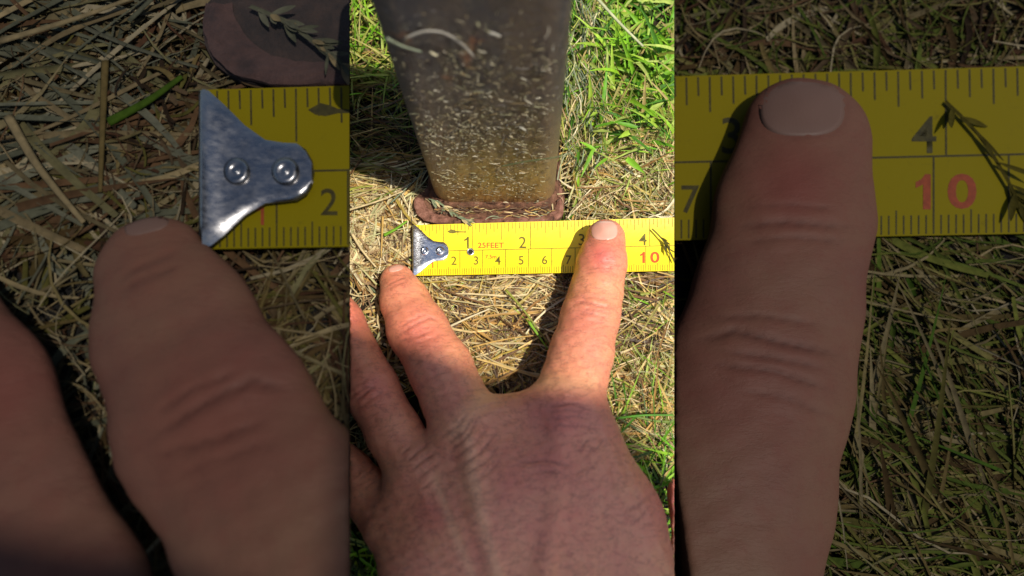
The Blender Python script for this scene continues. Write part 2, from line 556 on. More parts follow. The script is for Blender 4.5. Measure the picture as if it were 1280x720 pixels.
#   creases of the skin, in photograph pixels: (polyline, half width px, depth m)
CREASES = [
    ([(713, 381), (728, 377), (748, 382), (772, 387)], 1.5, .00045), ([(716, 390), (744, 393), (768, 401)], 1.3, .0003),
    ([(722, 385), (745, 388), (765, 392)], 1.2, .0003), ([(718, 372), (738, 371), (764, 375)], 1.3, .00025), ([(728, 400), (750, 404), (766, 411)], 1.2, .0002),
    ([(727, 336), (748, 334), (776, 336)], 1.4, .0003), ([(730, 342), (752, 340), (774, 342)], 1.2, .0002), ([(730, 328), (752, 327), (770, 329)], 1.1, .00018),
    ([(496, 420), (516, 407), (536, 397), (550, 400)], 1.6, .0004), ([(494, 428), (520, 421), (544, 412)], 1.4, .00035), ([(498, 411), (514, 400), (532, 393)], 1.3, .0003), ([(504, 436), (524, 428), (546, 420)], 1.2, .0002),
    ([(484, 356), (496, 350), (507, 345)], 1.2, .0002), ([(483, 362), (497, 355), (508, 351)], 1.2, .0002),
    ([(441, 505), (461, 488), (470, 482)], 1.5, .0004), ([(438, 496), (466, 480)], 1.3, .0003), ([(447, 512), (468, 496), (480, 490)], 1.2, .00025), ([(440, 486), (462, 472)], 1.2, .0002),
    ([(682, 509), (714, 504), (742, 513)], 1.7, .0004), ([(686, 524), (716, 520), (742, 524)], 1.5, .00035), ([(680, 516), (712, 512), (748, 520)], 1.4, .0003), ([(690, 534), (724, 531), (752, 540)], 1.4, .0003),
    ([(643, 580), (680, 575), (714, 583)], 2.0, .0004), ([(668, 589), (704, 590)], 1.6, .0003), ([(736, 548), (720, 569)], 1.3, .0003), ([(744, 556), (728, 578)], 1.3, .00028), ([(752, 566), (738, 590)], 1.3, .00025), ([(758, 546), (742, 566)], 1.3, .0003),
    ([(560, 566), (584, 546), (600, 520)], 1.5, .0004), ([(566, 574), (594, 554), (612, 530)], 1.5, .0004), ([(574, 584), (600, 566), (622, 540)], 1.5, .0004), ([(580, 594), (606, 578), (626, 556)], 1.4, .0003),
    ([(548, 548), (572, 532), (588, 512)], 1.4, .0003), ([(556, 556), (580, 540), (594, 518)], 1.3, .0003), ([(588, 604), (610, 592), (628, 572)], 1.3, .0003),
    ([(508, 578), (520, 566), (534, 556)], 1.4, .00035), ([(514, 588), (530, 574), (546, 566)], 1.4, .00035), ([(520, 600), (538, 586), (552, 578)], 1.3, .0003), ([(526, 612), (544, 598)], 1.3, .0003), ([(502, 568), (514, 556)], 1.3, .0003),
    ([(450, 600), (462, 590), (470, 582)], 1.3, .0003), ([(456, 610), (470, 600)], 1.3, .0003),
    ([(780, 640), (800, 630), (812, 618)], 1.5, .0003), ([(790, 656), (808, 640)], 1.5, .0003),
]
FLUSH = [(752, 320, 24, .95), (752, 300, 30, .5), (735, 395, 34, .40), (520, 418, 38, .60), (498, 350, 22, .35), (465, 488, 34, .55), (700, 520, 46, .65), (690, 575, 46, .5),
         (585, 560, 40, .25), (432, 400, 30, .7), (850, 625, 40, .8), (545, 640, 30, .5), (640, 590, 40, .45), (600, 690, 40, .4), (700, 660, 50, .35)]

def build_hand(name, plot, fingers, palm, vox, mat, label, vcut, hz=.062):
    prims = hand_prims(plot, fingers, palm)
    segs, _ = prims
    pts = np.array([q for s in segs for q in (s[0], s[1])])
    rr = max(max(s[2], s[3]) for s in segs)
    lo, hi = pts.min(0) - rr * 1.1, pts.max(0) + rr * 1.1
    lo[2], hi[2] = plot.z0 - .004, plot.z0 + hz
    ymin = plot.P(640, vcut, 0.0)[1]
    lo[1] = max(lo[1], ymin - 2 * vox)
    if plot.u0 is not None:
        lo[0] = max(lo[0], P(plot.u0, 900, plot.z0)[0] - .004, ) if plot is not MID else lo[0]
    n = np.ceil((hi - lo) / vox).astype(int) + 1
    X, Y, Z = [lo[i] + vox * np.arange(n[i]) for i in range(3)]
    val = np.empty(tuple(n), np.float32)
    for i in range(n[0]):
        gr = np.stack(np.meshgrid(X[i:i + 1], Y, Z, indexing='ij'), -1)[0]
        val[i] = sdf(plot, prims, gr)
    G = np.stack(np.meshgrid(X, Y, Z, indexing='ij'), -1).astype(np.float32)
    for nrm in plot.planes():
        val = np.maximum(val, ((G - CAM) @ nrm).astype(np.float32))
    val = np.maximum(val, (ymin - G[..., 1]))
    val = np.maximum(val, (plot.z0 + .0008 - G[..., 2]))
    for ax in range(3):
        s_ = [slice(None)] * 3
        for e in (0, -1):
            s_[ax] = e
            val[tuple(s_)] = np.maximum(val[tuple(s_)], vox * .5)
    V, F = surface_nets(val, lo, vox)
    V = V.astype(np.float64)
    me = bpy.data.meshes.new(name)
    me.from_pydata(V.tolist(), [], F.tolist())
    bm = bmesh.new()
    bm.from_mesh(me)
    cutv = [v for v in bm.verts if all(abs((np.array(v.co) - CAM) @ nn) > vox * 1.6 for nn in plot.planes())]
    for _ in range(3):
        bmesh.ops.smooth_vert(bm, verts=cutv, factor=.5, use_axis_x=True, use_axis_y=True, use_axis_z=True)
    bm.normal_update()
    N = np.array([v.normal[:] for v in bm.verts])
    V = np.array([v.co[:] for v in bm.verts])
    u, v = plot.local(V)
    upw = N[:, 2] > 0.0
    disp = np.zeros(len(V))
    cre = np.zeros(len(V))
    # low knuckle swellings and skin unevenness
    for poly, w, dep in CREASES:
        a = np.array(poly[:-1], float)
        b = np.array(poly[1:], float)
        best = np.full(len(V), 1e9)
        tt = np.zeros(len(V))
        for k_ in range(len(a)):
            ab = b[k_] - a[k_]
            t = np.clip(((u - a[k_][0]) * ab[0] + (v - a[k_][1]) * ab[1]) / (ab @ ab), 0, 1)
            d = np.hypot(u - a[k_][0] - t * ab[0], v - a[k_][1] - t * ab[1])
            tt = np.where(d < best, (k_ + t) / len(a), tt)
            best = np.minimum(best, d)
        fade = np.clip(np.minimum(tt, 1 - tt) * 5, .15, 1) * upw
        wig = 1 + .35 * np.sin(u * .9 + v * 1.3)
        disp -= 1.3 * dep * plot.S * np.exp(-(best / w) ** 2) * fade
        disp += .22 * dep * plot.S * np.exp(-((best - 2.6 * w) / (1.6 * w)) ** 2) * fade
        cre = np.maximum(cre, .55 * wig * np.exp(-(best / (w * .9)) ** 2) * fade * min(1, dep / .0004))
    disp += .00012 * plot.S * (np.sin(u * .31 + v * .12) * np.sin(v * .27 - u * .08)) * upw
    for (a, b, ra, rb) in ((755, 287.5, 17.2, 12.2),):   # the fold of skin round the nail
        q = ((np.abs(u - a) / ra) ** 2.9 + (np.abs(v - b) / rb) ** 2.9) ** (1 / 2.9)
        disp += .00010 * plot.S * np.exp(-((q - 1.22) / .13) ** 2) * np.clip((v - b) / rb + .9, 0, 1) * upw
        cre = np.maximum(cre, .15 * np.exp(-((q - 1.06) / .05) ** 2) * np.clip((v - b) / rb + .7, 0, 1) * upw)
    fl = np.zeros(len(V))
    for (a, b, r, s_) in FLUSH:
        fl = np.maximum(fl, s_ * np.exp(-(((u - a) ** 2 + (v - b) ** 2) / (r * r))))
    V = V + N * (disp * (1 if plot is MID else .6))[:, None]
    for vv, co in zip(bm.verts, V):
        vv.co = co
    bm.to_mesh(me)
    bm.free()
    rid = np.zeros(len(V))
    for poly, w in (([(584, 545), (590, 590), (602, 650), (622, 720)], 9), ([(545, 600), (566, 660), (590, 720)], 7), ([(628, 480), (600, 500), (570, 540)], 14), ([(640, 470), (690, 478), (740, 480)], 12)):
        pa = np.array(poly, float)
        for A_, B_ in zip(pa, pa[1:]):
            ab = B_ - A_
            t = np.clip(((u - A_[0]) * ab[0] + (v - A_[1]) * ab[1]) / (ab @ ab), 0, 1)
            rid = np.maximum(rid, .6 * np.exp(-((u - A_[0] - t * ab[0]) ** 2 + (v - A_[1] - t * ab[1]) ** 2) / w ** 2))
    for nm, arr in (('ridge', rid), ('flush', fl), ('crease', np.clip(cre, 0, .8))):
        at = me.attributes.new(nm, 'FLOAT', 'POINT')
        at.data.foreach_set('value', arr.astype(np.float32))
    o = link(name, me, mat)
    base = V.mean(0)
    base[2] = plot.z0
    rebase(o, base)
    tag(o, label, 'hand')
    return o, prims

def bvh_of(o):
    loc = np.array(o.location)
    vs = [Vector(np.array(v.co) + loc) for v in o.data.vertices]
    return BVHTree.FromPolygons(vs, [tuple(p.vertices) for p in o.data.polygons])

def nail(hand, plot, cu, cv, ru, rv, rot, mat):
    t = bvh_of(hand)
    rings, sec = 8, 40
    top, bot, al = [], [], []
    for i in range(rings + 1):
        for j in range(sec):
            a = 2 * math.pi * j / sec
            e = 2 / 2.9
            x = math.copysign(abs(math.cos(a)) ** e, math.cos(a)) * ru * i / rings
            y = math.copysign(abs(math.sin(a)) ** e, math.sin(a)) * rv * i / rings
            uu = cu + x * math.cos(rot) - y * math.sin(rot)
            vv = cv + x * math.sin(rot) + y * math.cos(rot)
            su, sv = 640 + (uu - 640) * plot.S, 360 + (vv - 360) * plot.S
            d = Vector(rays(su, sv)).normalized()
            hit, nr, _, _ = t.ray_cast(Vector(CAM), d)
            if hit is None:
                hit, nr, _, _ = t.find_nearest(Vector(plot.P(uu, vv, .014)))
            al.append(.5 + .5 * y / rv)
            lift = .00013 * plot.S * (.6 if plot is not MID else 1) * (1 - .8 * (i / rings) ** 3)
            top.append(hit + nr * lift)
            bot.append(hit - nr * .0006 * plot.S)
    f = []
    for i in range(rings):
        for j in range(sec):
            a, b = i * sec + j, i * sec + (j + 1) % sec
            f.append((a, b, b + sec, a + sec))
    n = len(top)
    for j in range(sec):
        a, b = rings * sec + j, rings * sec + (j + 1) % sec
        f.append((a, b, b + n, a + n))
    me = mesh('fingernail', top + bot[:], f)
    me.attributes.new('along', 'FLOAT', 'POINT').data.foreach_set('value', np.array(al + al, np.float32))
    bm = bmesh.new()
    bm.from_mesh(me)
    bmesh.ops.remove_doubles(bm, verts=bm.verts, dist=1e-6)
    bmesh.ops.recalc_face_normals(bm, faces=bm.faces)
    bm.to_mesh(me)
    bm.free()
    clip(me, plot)
    return link('fingernail', me, mat, hand)

hand_m, prims_m = build_hand('hand', MID, ['index', 'middle', 'ring', 'pinky', 'thumb'], True, .00078, skin_mid,
                             'sunlit bare left hand spread flat over the straw, index fingertip on the yellow tape', 1180)
nail(hand_m, MID, 755, 287.5, 17.2, 12.2, 0.0, nail_mid)
nail(hand_m, MID, 495, 335.5, 9.5, 3.6, -.25, nail_mid)
WEB = [[(588, 545, .0325, 46), (612, 650, .0370, 52)], [(530, 605, .0315, 43), (560, 680, .0350, 48)], [(645, 535, .0300, 40), (660, 620, .0350, 54)]]
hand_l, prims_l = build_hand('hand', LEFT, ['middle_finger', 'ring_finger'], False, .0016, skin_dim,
                             'dim giant hand with two thick fingers lying on darkened straw at far left', 487, .075)
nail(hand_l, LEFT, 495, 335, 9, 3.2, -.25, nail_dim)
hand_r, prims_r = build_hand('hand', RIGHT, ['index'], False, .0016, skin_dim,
                             'dim giant hand with one thick finger pressed on the darkened yellow tape at far right', 487, .075)
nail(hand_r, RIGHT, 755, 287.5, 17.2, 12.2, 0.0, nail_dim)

# fine hairs on the back of the middle hand
def hand_hairs():
    t = bvh_of(hand_m)
    v, f = [], []
    spots = []
    for _ in range(420):
        u, vv = rng.uniform(500, 800), rng.uniform(540, 715)
        spots.append((u, vv, rng.normal(2.3, .35), rng.uniform(6, 15)))
    for _ in range(50):
        s = rng.uniform(0, 1)
        spots.append((730 - 12 * s + rng.normal(0, 12), 415 + 50 * s, rng.normal(2.0, .4), rng.uniform(5, 9)))
        spots.append((538 + 30 * s + rng.normal(0, 12), 440 + 60 * s, rng.normal(2.2, .4), rng.uniform(5, 10)))
        spots.append((470 + 25 * s + rng.normal(0, 10), 505 + 40 * s, rng.normal(2.2, .4), rng.uniform(5, 10)))
    for u, vv, az, L in spots:
        hit, nr, _, _ = t.ray_cast(Vector(CAM), Vector(rays(u, vv)).normalized())
        if hit is None or nr.z < .3:
            continue
        d = Vector((math.cos(az), -math.sin(az), 0))
        d = (d - nr * d.dot(nr)).normalized()
        L = L / 3000
        side = d.cross(nr).normalized() * .000022
        b = len(v)
        for k_, (s, up) in enumerate(((0, 0), (.5, .25), (1, .32))):
            p = hit + d * L * s + nr * (L * up + .00003)
            w = side * (1 - .6 * s)
            v += [p - w, p + w]
        f += [(b, b + 1, b + 3, b + 2), (b + 2, b + 3, b + 5, b + 4)]
    o = link('hair', mesh('hair', v, f), plain('dark_hair', (.10, .06, .04), .5), hand_m)
    o['kind'] = 'stuff'
hand_hairs()

# ------------------------------------------------------------------ tape measures
def tape_top(u):
    return 281.3 - (u - 518) * .0285
def tape_bot(u):
    return 344.6 - (u - 518) * .0190
TAPE_Z = .0078
def tape_h(t):
    return TAPE_Z + .0011 * (2 * t - 1) ** 2
def tp(plot, u, t, lift=0.0):
    """A point on the tape: u along it in px, t 0..1 from its upper to its lower edge."""
    u, t = np.asarray(u, float), np.asarray(t, float)
    return plot.P(u, tape_top(u) + (tape_bot(u) - tape_top(u)) * t, tape_h(t) + lift)
def tv(u, v):
    return (v - tape_top(u)) / (tape_bot(u) - tape_top(u))

def text_mesh(body, spacing=1.0, bold=.0):
    cu = bpy.data.curves.new('text', 'FONT')
    cu.body = body
    cu.size = 1.0
    cu.space_character = spacing
    cu.offset = bold
    cu.align_x = 'CENTER'
    cu.resolution_u = 4
    o = bpy.data.objects.new('text', cu)
    COL.objects.link(o)
    me = bpy.data.meshes.new_from_object(o.evaluated_get(bpy.context.evaluated_depsgraph_get()))
    bpy.data.objects.remove(o)
    bpy.data.curves.remove(cu)
    return me

def write(plot, root, name, body, cu, cv, hpx, mat, wpx=None, bold=.012, rot=0.0, spacing=1.0):
    if body == '1':                               # a one with a flag, as on the tape
        q = .03 if bold > .01 else 0
        one = [(-.03, .5), (.10 + q, .5), (.10 + q, -.5), (-.06 - q, -.5), (-.06 - q, .24 - q), (-.30, .13 - q), (-.30, .27), (-.13, .36)]
        me = mesh('one', [(x, y, 0) for x, y in one], [tuple(range(8))])
        wpx = None
    else:
        me = text_mesh(body, spacing, bold)
    co = np.array([v.co[:] for v in me.vertices])
    lo, hi = co.min(0), co.max(0)
    c = (lo + hi) / 2
    s = hpx / (hi[1] - lo[1])
    sx = s if wpx is None else wpx / (hi[0] - lo[0])
    for v in me.vertices:
        x, y = (v.co.x - c[0]) * sx, -(v.co.y - c[1]) * s
        x, y = x * math.cos(rot) - y * math.sin(rot), x * math.sin(rot) + y * math.cos(rot)
        uu, vv = cu + x, cv + y
        v.co = tp(plot, uu, tv(uu, vv), .00007)
    clip(me, plot)
    if not len(me.polygons):
        return None
    return link(name, me, mat, root, smooth=False)

def inch(n):
    return 518.5 + 71.2 * n + .55 * n * n
def cm(n):
    return inch(n / 2.54)

def tick_mesh(plot, root, name, lines, mat, lift=.00006):
    v, f = [], []
    for (u0, v0, u1, v1, w) in lines:
        du, dv = u1 - u0, v1 - v0
        L = math.hypot(du, dv)
        nx, ny = -dv / L * w / 2, du / L * w / 2
        b = len(v)
        K = max(2, int(L / 12) + 1)
        for k_ in range(K + 1):
            s = k_ / K
            for sg in (-1, 1):
                uu, vv = u0 + du * s + sg * nx, v0 + dv * s + sg * ny
                v.append(tp(plot, uu, tv(uu, vv), lift))
        for k_ in range(K):
            a = b + 2 * k_
            f.append((a, a + 1, a + 3, a + 2))
    me = clip(mesh(name, v, f), plot)
    o = link(name, me, mat, root, smooth=False)
    return o

HOOK_TOP = [(517.0, 281.0), (519.5, 281.6), (526, 287.5), (534, 295.5), (542, 301.2), (549, 302.3), (554.5, 302.6), (558.2, 305.0), (560.5, 309.0), (561.3, 314.0)]
HOOK_BOT = [(517.0, 344.0), (520.5, 343.2), (526, 338.8), (534, 331.2), (542, 326.4), (549, 325.7), (554.5, 325.0), (558.2, 322.6), (560.5, 318.8), (561.3, 314.2)]

def build_tape(plot, u0, u1, mats, label, hook, digits):
    tape_m, ink, red, chrome = mats
    root = empty('tape_measure', plot.P((max(u0, 440) + min(u1, 843)) / 2, 313, 0))
    tag(root, label, 'tape measure')
    us = np.linspace(u0, u1, 60)
    ts = np.linspace(0, 1, 13)
    wob = lambda u: .00025 * np.sin(u * .05) + .0002 * np.sin(u * .021 + 1)
    grid = [[tp(plot, u, t) for t in ts] for u in us]
    sheet('blade', grid, .00035 * plot.S * (1 if plot is MID else .6), tape_m, root, plot)
    if hook:
        N = 14
        hz = .0006
        kk = 1 / plot.k
        hump = lambda t: .0005 * (1 - (2 * t - 1) ** 2)
        pts = []
        for (a, b), (c, d) in zip(HOOK_TOP, HOOK_BOT):
            row = []
            for j in range(N):
                s = j / (N - 1)
                vv = b + (d - b) * s
                uu = a + (c - a) * s
                edge = min(s, 1 - s) * (d - b)
                row.append(tp(plot, uu, np.clip(tv(uu, vv), -.03, 1.03), kk * (hz + .00035 * min(1, edge / 1.6) + .0012 * math.exp(-(uu - 517) / 5.0) + hump(tv(uu, vv)))))
            pts.append(row)
        h = sheet('hook', pts, .0007 * plot.S * plot.k, chrome, root, plot)
        lip = [[plot.P(515.6 + x, 281.5 + 62 * s, z) for s in np.linspace(0, 1, 14)] for x, z in ((1.6, .0098), (.7, .0096), (.1, .0088), (0, .0050))]
        sheet('hook_lip', lip, .0006, chrome, root, plot)
        for cu_ in (530.5, 550.0):
            v, f = [], []
            R_, S_ = 7, 20
            for i in range(R_ + 1):
                for j in range(S_):
                    r = 5.8 * (1 - i / R_)
                    a = 2 * math.pi * j / S_
                    prof = .75 * (1 - (r / 5.8) ** 5) - .30 * math.exp(-((r / 5.8 - .30) / .16) ** 2)
                    uu, vv = cu_ + r * math.cos(a), 313.6 + r * math.sin(a)
                    v.append(tp(plot, uu, tv(uu, vv), kk * (hz + .0003 + hump(.525) + .0009 * prof)))
            for i in range(R_):
                for j in range(S_):
                    a, b = i * S_ + j, i * S_ + (j + 1) % S_
                    f.append((a, b, b + S_, a + S_))
            me = clip(mesh('rivet', v, f), plot)
            link('rivet', me, chrome, root)
    if plot is MID:                              # the nail hole with its metal rim
        v, f = [], []
        S_ = 24
        prof = [(4.9, .0), (4.7, .0005), (3.9, .0008), (3.1, .0006), (2.5, .0001)]
        for r, z in prof:
            for j in range(S_):
                a = 2 * math.pi * j / S_
                uu, vv = 588.2 + r * math.cos(a), 314.6 + r * math.sin(a)
                v.append(tp(plot, uu, tv(uu, vv), z))
        for i in range(len(prof) - 1):
            for j in range(S_):
                a, b = i * S_ + j, i * S_ + (j + 1) % S_
                f.append((a, b, b + S_, a + S_))
        link('eyelet', mesh('eyelet', v, f), chrome, root)
        v = [tp(plot, 588.2 + 2.6 * math.cos(a), tv(588, 314.6 + 2.6 * math.sin(a)), .00012) for a in np.linspace(0, 2 * math.pi, 24, endpoint=False)]
        link('eyelet_hole', mesh('eyelet_hole', v, [tuple(range(24))]), plain('dark_hole', (.01, .008, .005), .9), root, smooth=False)
    # ruled lines
    L = []
    mid = lambda u: tape_top(u) + (tape_bot(u) - tape_top(u)) * .525
    w = 0.75
    a0, a1 = max(u0 + 1, 519), min(u1 - 1, 849)
    L.append((561 if hook else a0, mid(561 if hook else a0), a1, mid(a1), .8))
    for k_ in range(1, 16 * 5):
        n = k_ / 16
        u = inch(n)
        if not (a0 < u < a1):
            continue
        T = tape_top(u) + .6
        ln = 33 if k_ % 16 == 0 else 21 if k_ % 8 == 0 else 14 if k_ % 4 == 0 else 11 if k_ % 2 == 0 else 7.5
        L.append((u, T, u + .2, T + ln if k_ % 16 else mid(u), w))
    for k_ in range(1, 130):
        u = cm(k_ / 10)
        if not (a0 < u < a1):
            continue
        B = tape_bot(u) - .6
        ln = 7.5 if k_ % 5 else 9.5
        L.append((u, B, u, B - ln, w * .85))
        if k_ % 10 == 0:
            L.append((u, mid(u), u, B - 9 if k_ != 100 else B - 2, w))
    tick_mesh(plot, root, 'ruled_scale', L, ink)
    for (nm, body, cu_, cv, hp, mt, wp, bold) in digits:
        write(plot, root, nm, body, cu_, cv, hp, red if mt else ink, wp, bold)
    if hook:                                      # printed arrow
        v = [(559, 289.3), (564, 286.6), (568, 287.6), (571, 288.9), (583, 289.5), (583, 290.5), (571, 290.6), (566, 291.8), (562, 291.2)]
        me = clip(mesh('printed_arrow', [tp(plot, a, tv(a, b), .00007) for a, b in v], [tuple(range(len(v)))]), plot)
        link('printed_arrow', me, ink, root, smooth=False)
    return root

DIG = [('digit', '1', 583.2, 303.2, 14.2, 0, 6.0, .004), ('digit', '2', 653.2, 303.0, 14.4, 0, None, .004), ('digit', '3', 727.0, 299.5, 14.4, 0, None, .004), ('digit', '4', 803.5, 299.2, 14.6, 0, None, .006),
       ('digit', '1', 540.0, 331.0, 8.0, 1, 2.6, .004), ('digit', '2', 567.4, 325.8, 10.6, 0, None, .006), ('digit', '3', 595.0, 325.6, 10.6, 0, None, .006), ('digit', '4', 622.2, 325.6, 10.8, 0, None, .006), ('digit', '5', 651.4, 325.4, 10.8, 0, None, .006),
       ('digit', '6', 680.8, 325.0, 10.8, 0, None, .006), ('digit', '7', 710.8, 324.8, 11.0, 0, None, .006),
       ('digit', '1', 803.2, 321.8, 14.0, 1, 6.6, .02), ('digit', '0', 818.6, 321.6, 14.0, 1, 11.5, .02),
       ('lettering', '25FEET', 613.5, 306.6, 6.8, 1, 32.5, .014), ('lettering', '7.5m', 613.6, 320.9, 4.8, 1, 14.0, .014)]
TM = (tape_mid, ink_mid, red_mid, chrome_mid)
TD = (tape_dim, ink_dim, red_dim, chrome_dim)
tape_c = build_tape(MID, 518, 860, TM, 'bright yellow tape measure blade stretched along the foot of the steel post', True, DIG)
tape_l = build_tape(LEFT, 518, 590, TD, 'darkened yellow tape end with giant darkened metal hook at left of the picture', True, [d for d in DIG if d[2] < 590])
tape_r = build_tape(RIGHT, 690, 862, TD, 'darkened yellow giant tape passing under the thick finger at right of the picture', False, [d for d in DIG if d[2] > 700])

# ------------------------------------------------------------------ steel post on its foot plate
ZB = .0062
bl, br = MID.P(542, 255, ZB), MID.P(694, 257, ZB)
yf = (bl[1] + br[1]) / 2
wid = br[0] - bl[0]
hs = np.linspace(.05, .2, 3000)
HT = hs[np.argmin([abs(P(640, 0, z)[1] - yf) for z in hs])]
tl, trr = P(453, 0, HT), P(720, 0, HT)
xc0, xc1 = (bl[0] + br[0]) / 2, (tl[0] + trr[0]) / 2
w1 = trr[0] - tl[0]
def post_ring(z, grow=0.0, n=7):
    s = (z - ZB) / (HT - ZB)
    w_ = wid + (w1 - wid) * s + 2 * grow
    cx = xc0 + (xc1 - xc0) * s
    r = w_ * .15
    pts = []
    y0 = yf - grow
    cs = [(cx - w_ / 2 + r, y0 + r, math.pi), (cx + w_ / 2 - r, y0 + r, 1.5 * math.pi), (cx + w_ / 2 - r, y0 + w_ - r, 0), (cx - w_ / 2 + r, y0 + w_ - r, .5 * math.pi)]
    for k_, (x, y, a) in enumerate(cs):
        for j in range(n):
            t = a + j / (n - 1) * math.pi / 2
            pts.append((x + r * math.cos(t), y + r * math.sin(t)))
        nx_ = cs[(k_ + 1) % 4]
        e = (nx_[0] + r * math.cos(nx_[2]), nx_[1] + r * math.sin(nx_[2]))
        l_ = pts[-1]
        for j in range(1, 9):
            pts.append((l_[0] + (e[0] - l_[0]) * j / 9, l_[1] + (e[1] - l_[1]) * j / 9))
    return pts
post = empty('steel_post', (xc0, yf + wid / 2, 0))
tag(post, 'weathered grey square steel post speckled with grass clippings, rising from a rusty foot plate', 'post')
zz = np.linspace(ZB - .002, HT * 1.035, 40)
v, f = [], []
for z in zz:
    v += [(x, y, z) for x, y in post_ring(z)]
n = len(v) // len(zz)
for i in range(len(zz) - 1):
    for j in range(n):
        a, b = i * n + j, i * n + (j + 1) % n
        f.append((a, b, b + n, a + n))
wall_t = .0026
for z in (zz[-1], zz[-1] - .03):                       # open hollow top
    v += [(x, y, z) for x, y in post_ring(z, -wall_t)]
T0 = (len(zz) - 1) * n
for j in range(n):
    a, b = T0 + j, T0 + (j + 1) % n
    f.append((a, b, b + n, a + n))
    f.append((a + n, b + n, b + 2 * n, a + 2 * n))
me = mesh('shaft', v, f)
link('shaft', me, post_mat, post)
# weld bead round the foot
v, f = [], []
ring = post_ring(ZB)
ring2 = post_ring(ZB, .0030)
NS = 8
for j, ((x, y), (x2, y2)) in enumerate(zip(ring, ring2)):
    lump = .8 + .12 * math.sin(j * .9) + .22 * rng.normal()
    for k_ in range(NS):
        t = k_ / (NS - 1) * math.pi / 2
        a = math.cos(t) * (.55 + .3 * lump)
        v.append((x + (x2 - x) * a, y + (y2 - y) * a, ZB + .0042 * (.6 + .25 * lump) * math.sin(t) - .0005))
for j in range(len(ring)):
    for k_ in range(NS - 1):
        a, b = j * NS + k_, ((j + 1) % len(ring)) * NS + k_
        f.append((a, b, b + 1, a + 1))
link('weld_bead', mesh('weld_bead', v, f), rust_dark, post)

PLATE = [(519, 246), (516.5, 254), (517.5, 263), (522, 271), (531, 277), (545, 279.5), (570, 279), (600, 280.8), (632, 281.5), (660, 280.5), (688, 278.5), (699, 274.5), (704.5, 266), (706, 252), (705, 236), (701, 222),
         (690, 160), (660, 140), (570, 140), (545, 160), (533, 235), (526, 241)]
def plate(plot, mat, parent, top, thick, name='foot_plate'):
    pts = []
    for (a, b), (c, d) in zip(PLATE, PLATE[1:] + PLATE[:1]):
        m_ = max(1, int(math.hypot(c - a, d - b) / 4))
        for k_ in range(m_):
            s = k_ / m_
            pts.append((a + (c - a) * s + rng.normal(0, .25), b + (d - b) * s + rng.normal(0, .25)))
    bm = bmesh.new()
    P_ = [plot.P(a, b, top) for a, b in pts]
    c = np.mean(P_, 0)
    tv_ = [bm.verts.new(c + (p - c) * .985) for p in P_]
    m1 = [bm.verts.new(p - np.array([0, 0, .0006 * plot.S * plot.k])) for p in P_]
    b1 = [bm.verts.new(p - np.array([0, 0, thick * plot.S * plot.k])) for p in P_]
    bm.faces.new(tv_)
    for A, B in ((tv_, m1), (m1, b1)):
        for j in range(len(P_)):
            k_ = (j + 1) % len(P_)
            bm.faces.new((A[j], B[j], B[k_], A[k_]))
    bmesh.ops.recalc_face_normals(bm, faces=bm.faces)
    me = bpy.data.meshes.new(name)
    bm.to_mesh(me)
    bm.free()
    me.transform(__import__('mathutils').Matrix.Identity(4))
    clip(me, plot)
    return link(name, me, mat, parent, smooth=False)
F_OUT = [(518.5, 247), (517, 256), (521, 268), (530, 275.5), (545, 279), (575, 279.2), (610, 280.6), (645, 280.8), (678, 279), (694, 276.5), (703.5, 269), (705, 255), (702, 238), (699, 224)]
F_IN = [(529, 247), (530, 253), (535, 261), (543, 267), (554, 270), (580, 270.5), (612, 271.5), (645, 271.5), (670, 270), (683, 267.5), (693, 262), (695.5, 254), (694.5, 240), (692, 228)]
def flange(plot, mat, parent):
    A, B = smooth_pl(F_OUT), smooth_pl(F_IN)
    grid = []
    for i, (a, b_) in enumerate(zip(A, B)):
        row = []
        for j, t in enumerate(np.linspace(0, 1, 7)):
            q = a + (b_ - a) * t + rng.normal(0, .18, 2)
            row.append(plot.P(q[0], q[1], ZB + .0004 + .0016 * math.sin(math.pi * min(1, .25 + t * .75)) + .0002 * rng.normal() * (0 < j < 6)))
        grid.append(row)
    return sheet('flange', grid, .0012 * plot.S * plot.k, mat, parent, plot)
def smooth_pl(pts, n=70):
    pts = np.array(pts, float)
    L_ = np.concatenate([[0], np.cumsum(np.hypot(*np.diff(pts, axis=0).T))])
    t = np.linspace(0, L_[-1], n)
    return np.stack([np.interp(t, L_, pts[:, 0]), np.interp(t, L_, pts[:, 1])], 1)
plate(MID, rust_dark, post, ZB, .005)
flange(MID, rust_mid, post)
foot = empty('foot_plate', LEFT.P(555, 262, 0))
plate(LEFT, rust_dark_dim, foot, ZB, .005, 'plate')
flange(LEFT, rust_dim, foot)
tag(foot, 'darkened rusty foot plate corner above the giant hook', 'metal plate')

# ------------------------------------------------------------------ straw and grass
def col(*c):
    return np.array(c, float)
PAL = {
    'pale': [col(.72, .58, .31), col(.62, .50, .26), col(.80, .70, .44), col(.52, .44, .21), col(.54, .52, .25), col(.36, .24, .12)],
    'gold': [col(.58, .37, .105), col(.48, .28, .075), col(.68, .48, .17), col(.30, .16, .05), col(.44, .33, .07), col(.74, .56, .26), col(.16, .08, .03)],
    'yellowgreen': [col(.34, .36, .06), col(.24, .30, .045), col(.42, .37, .11), col(.17, .24, .03), col(.40, .30, .10)],
    'green': [col(.20, .44, .018), col(.14, .36, .015), col(.28, .52, .025), col(.07, .20, .014), col(.36, .54, .05), col(.40, .50, .10)],
    'darkgreen': [col(.03, .075, .015), col(.05, .10, .02), col(.08, .11, .035)],
    'grey': [col(.22, .27, .16), col(.30, .34, .20), col(.16, .20, .11)],
    'brown': [col(.14, .085, .045), col(.20, .13, .07), col(.09, .055, .03)],
}
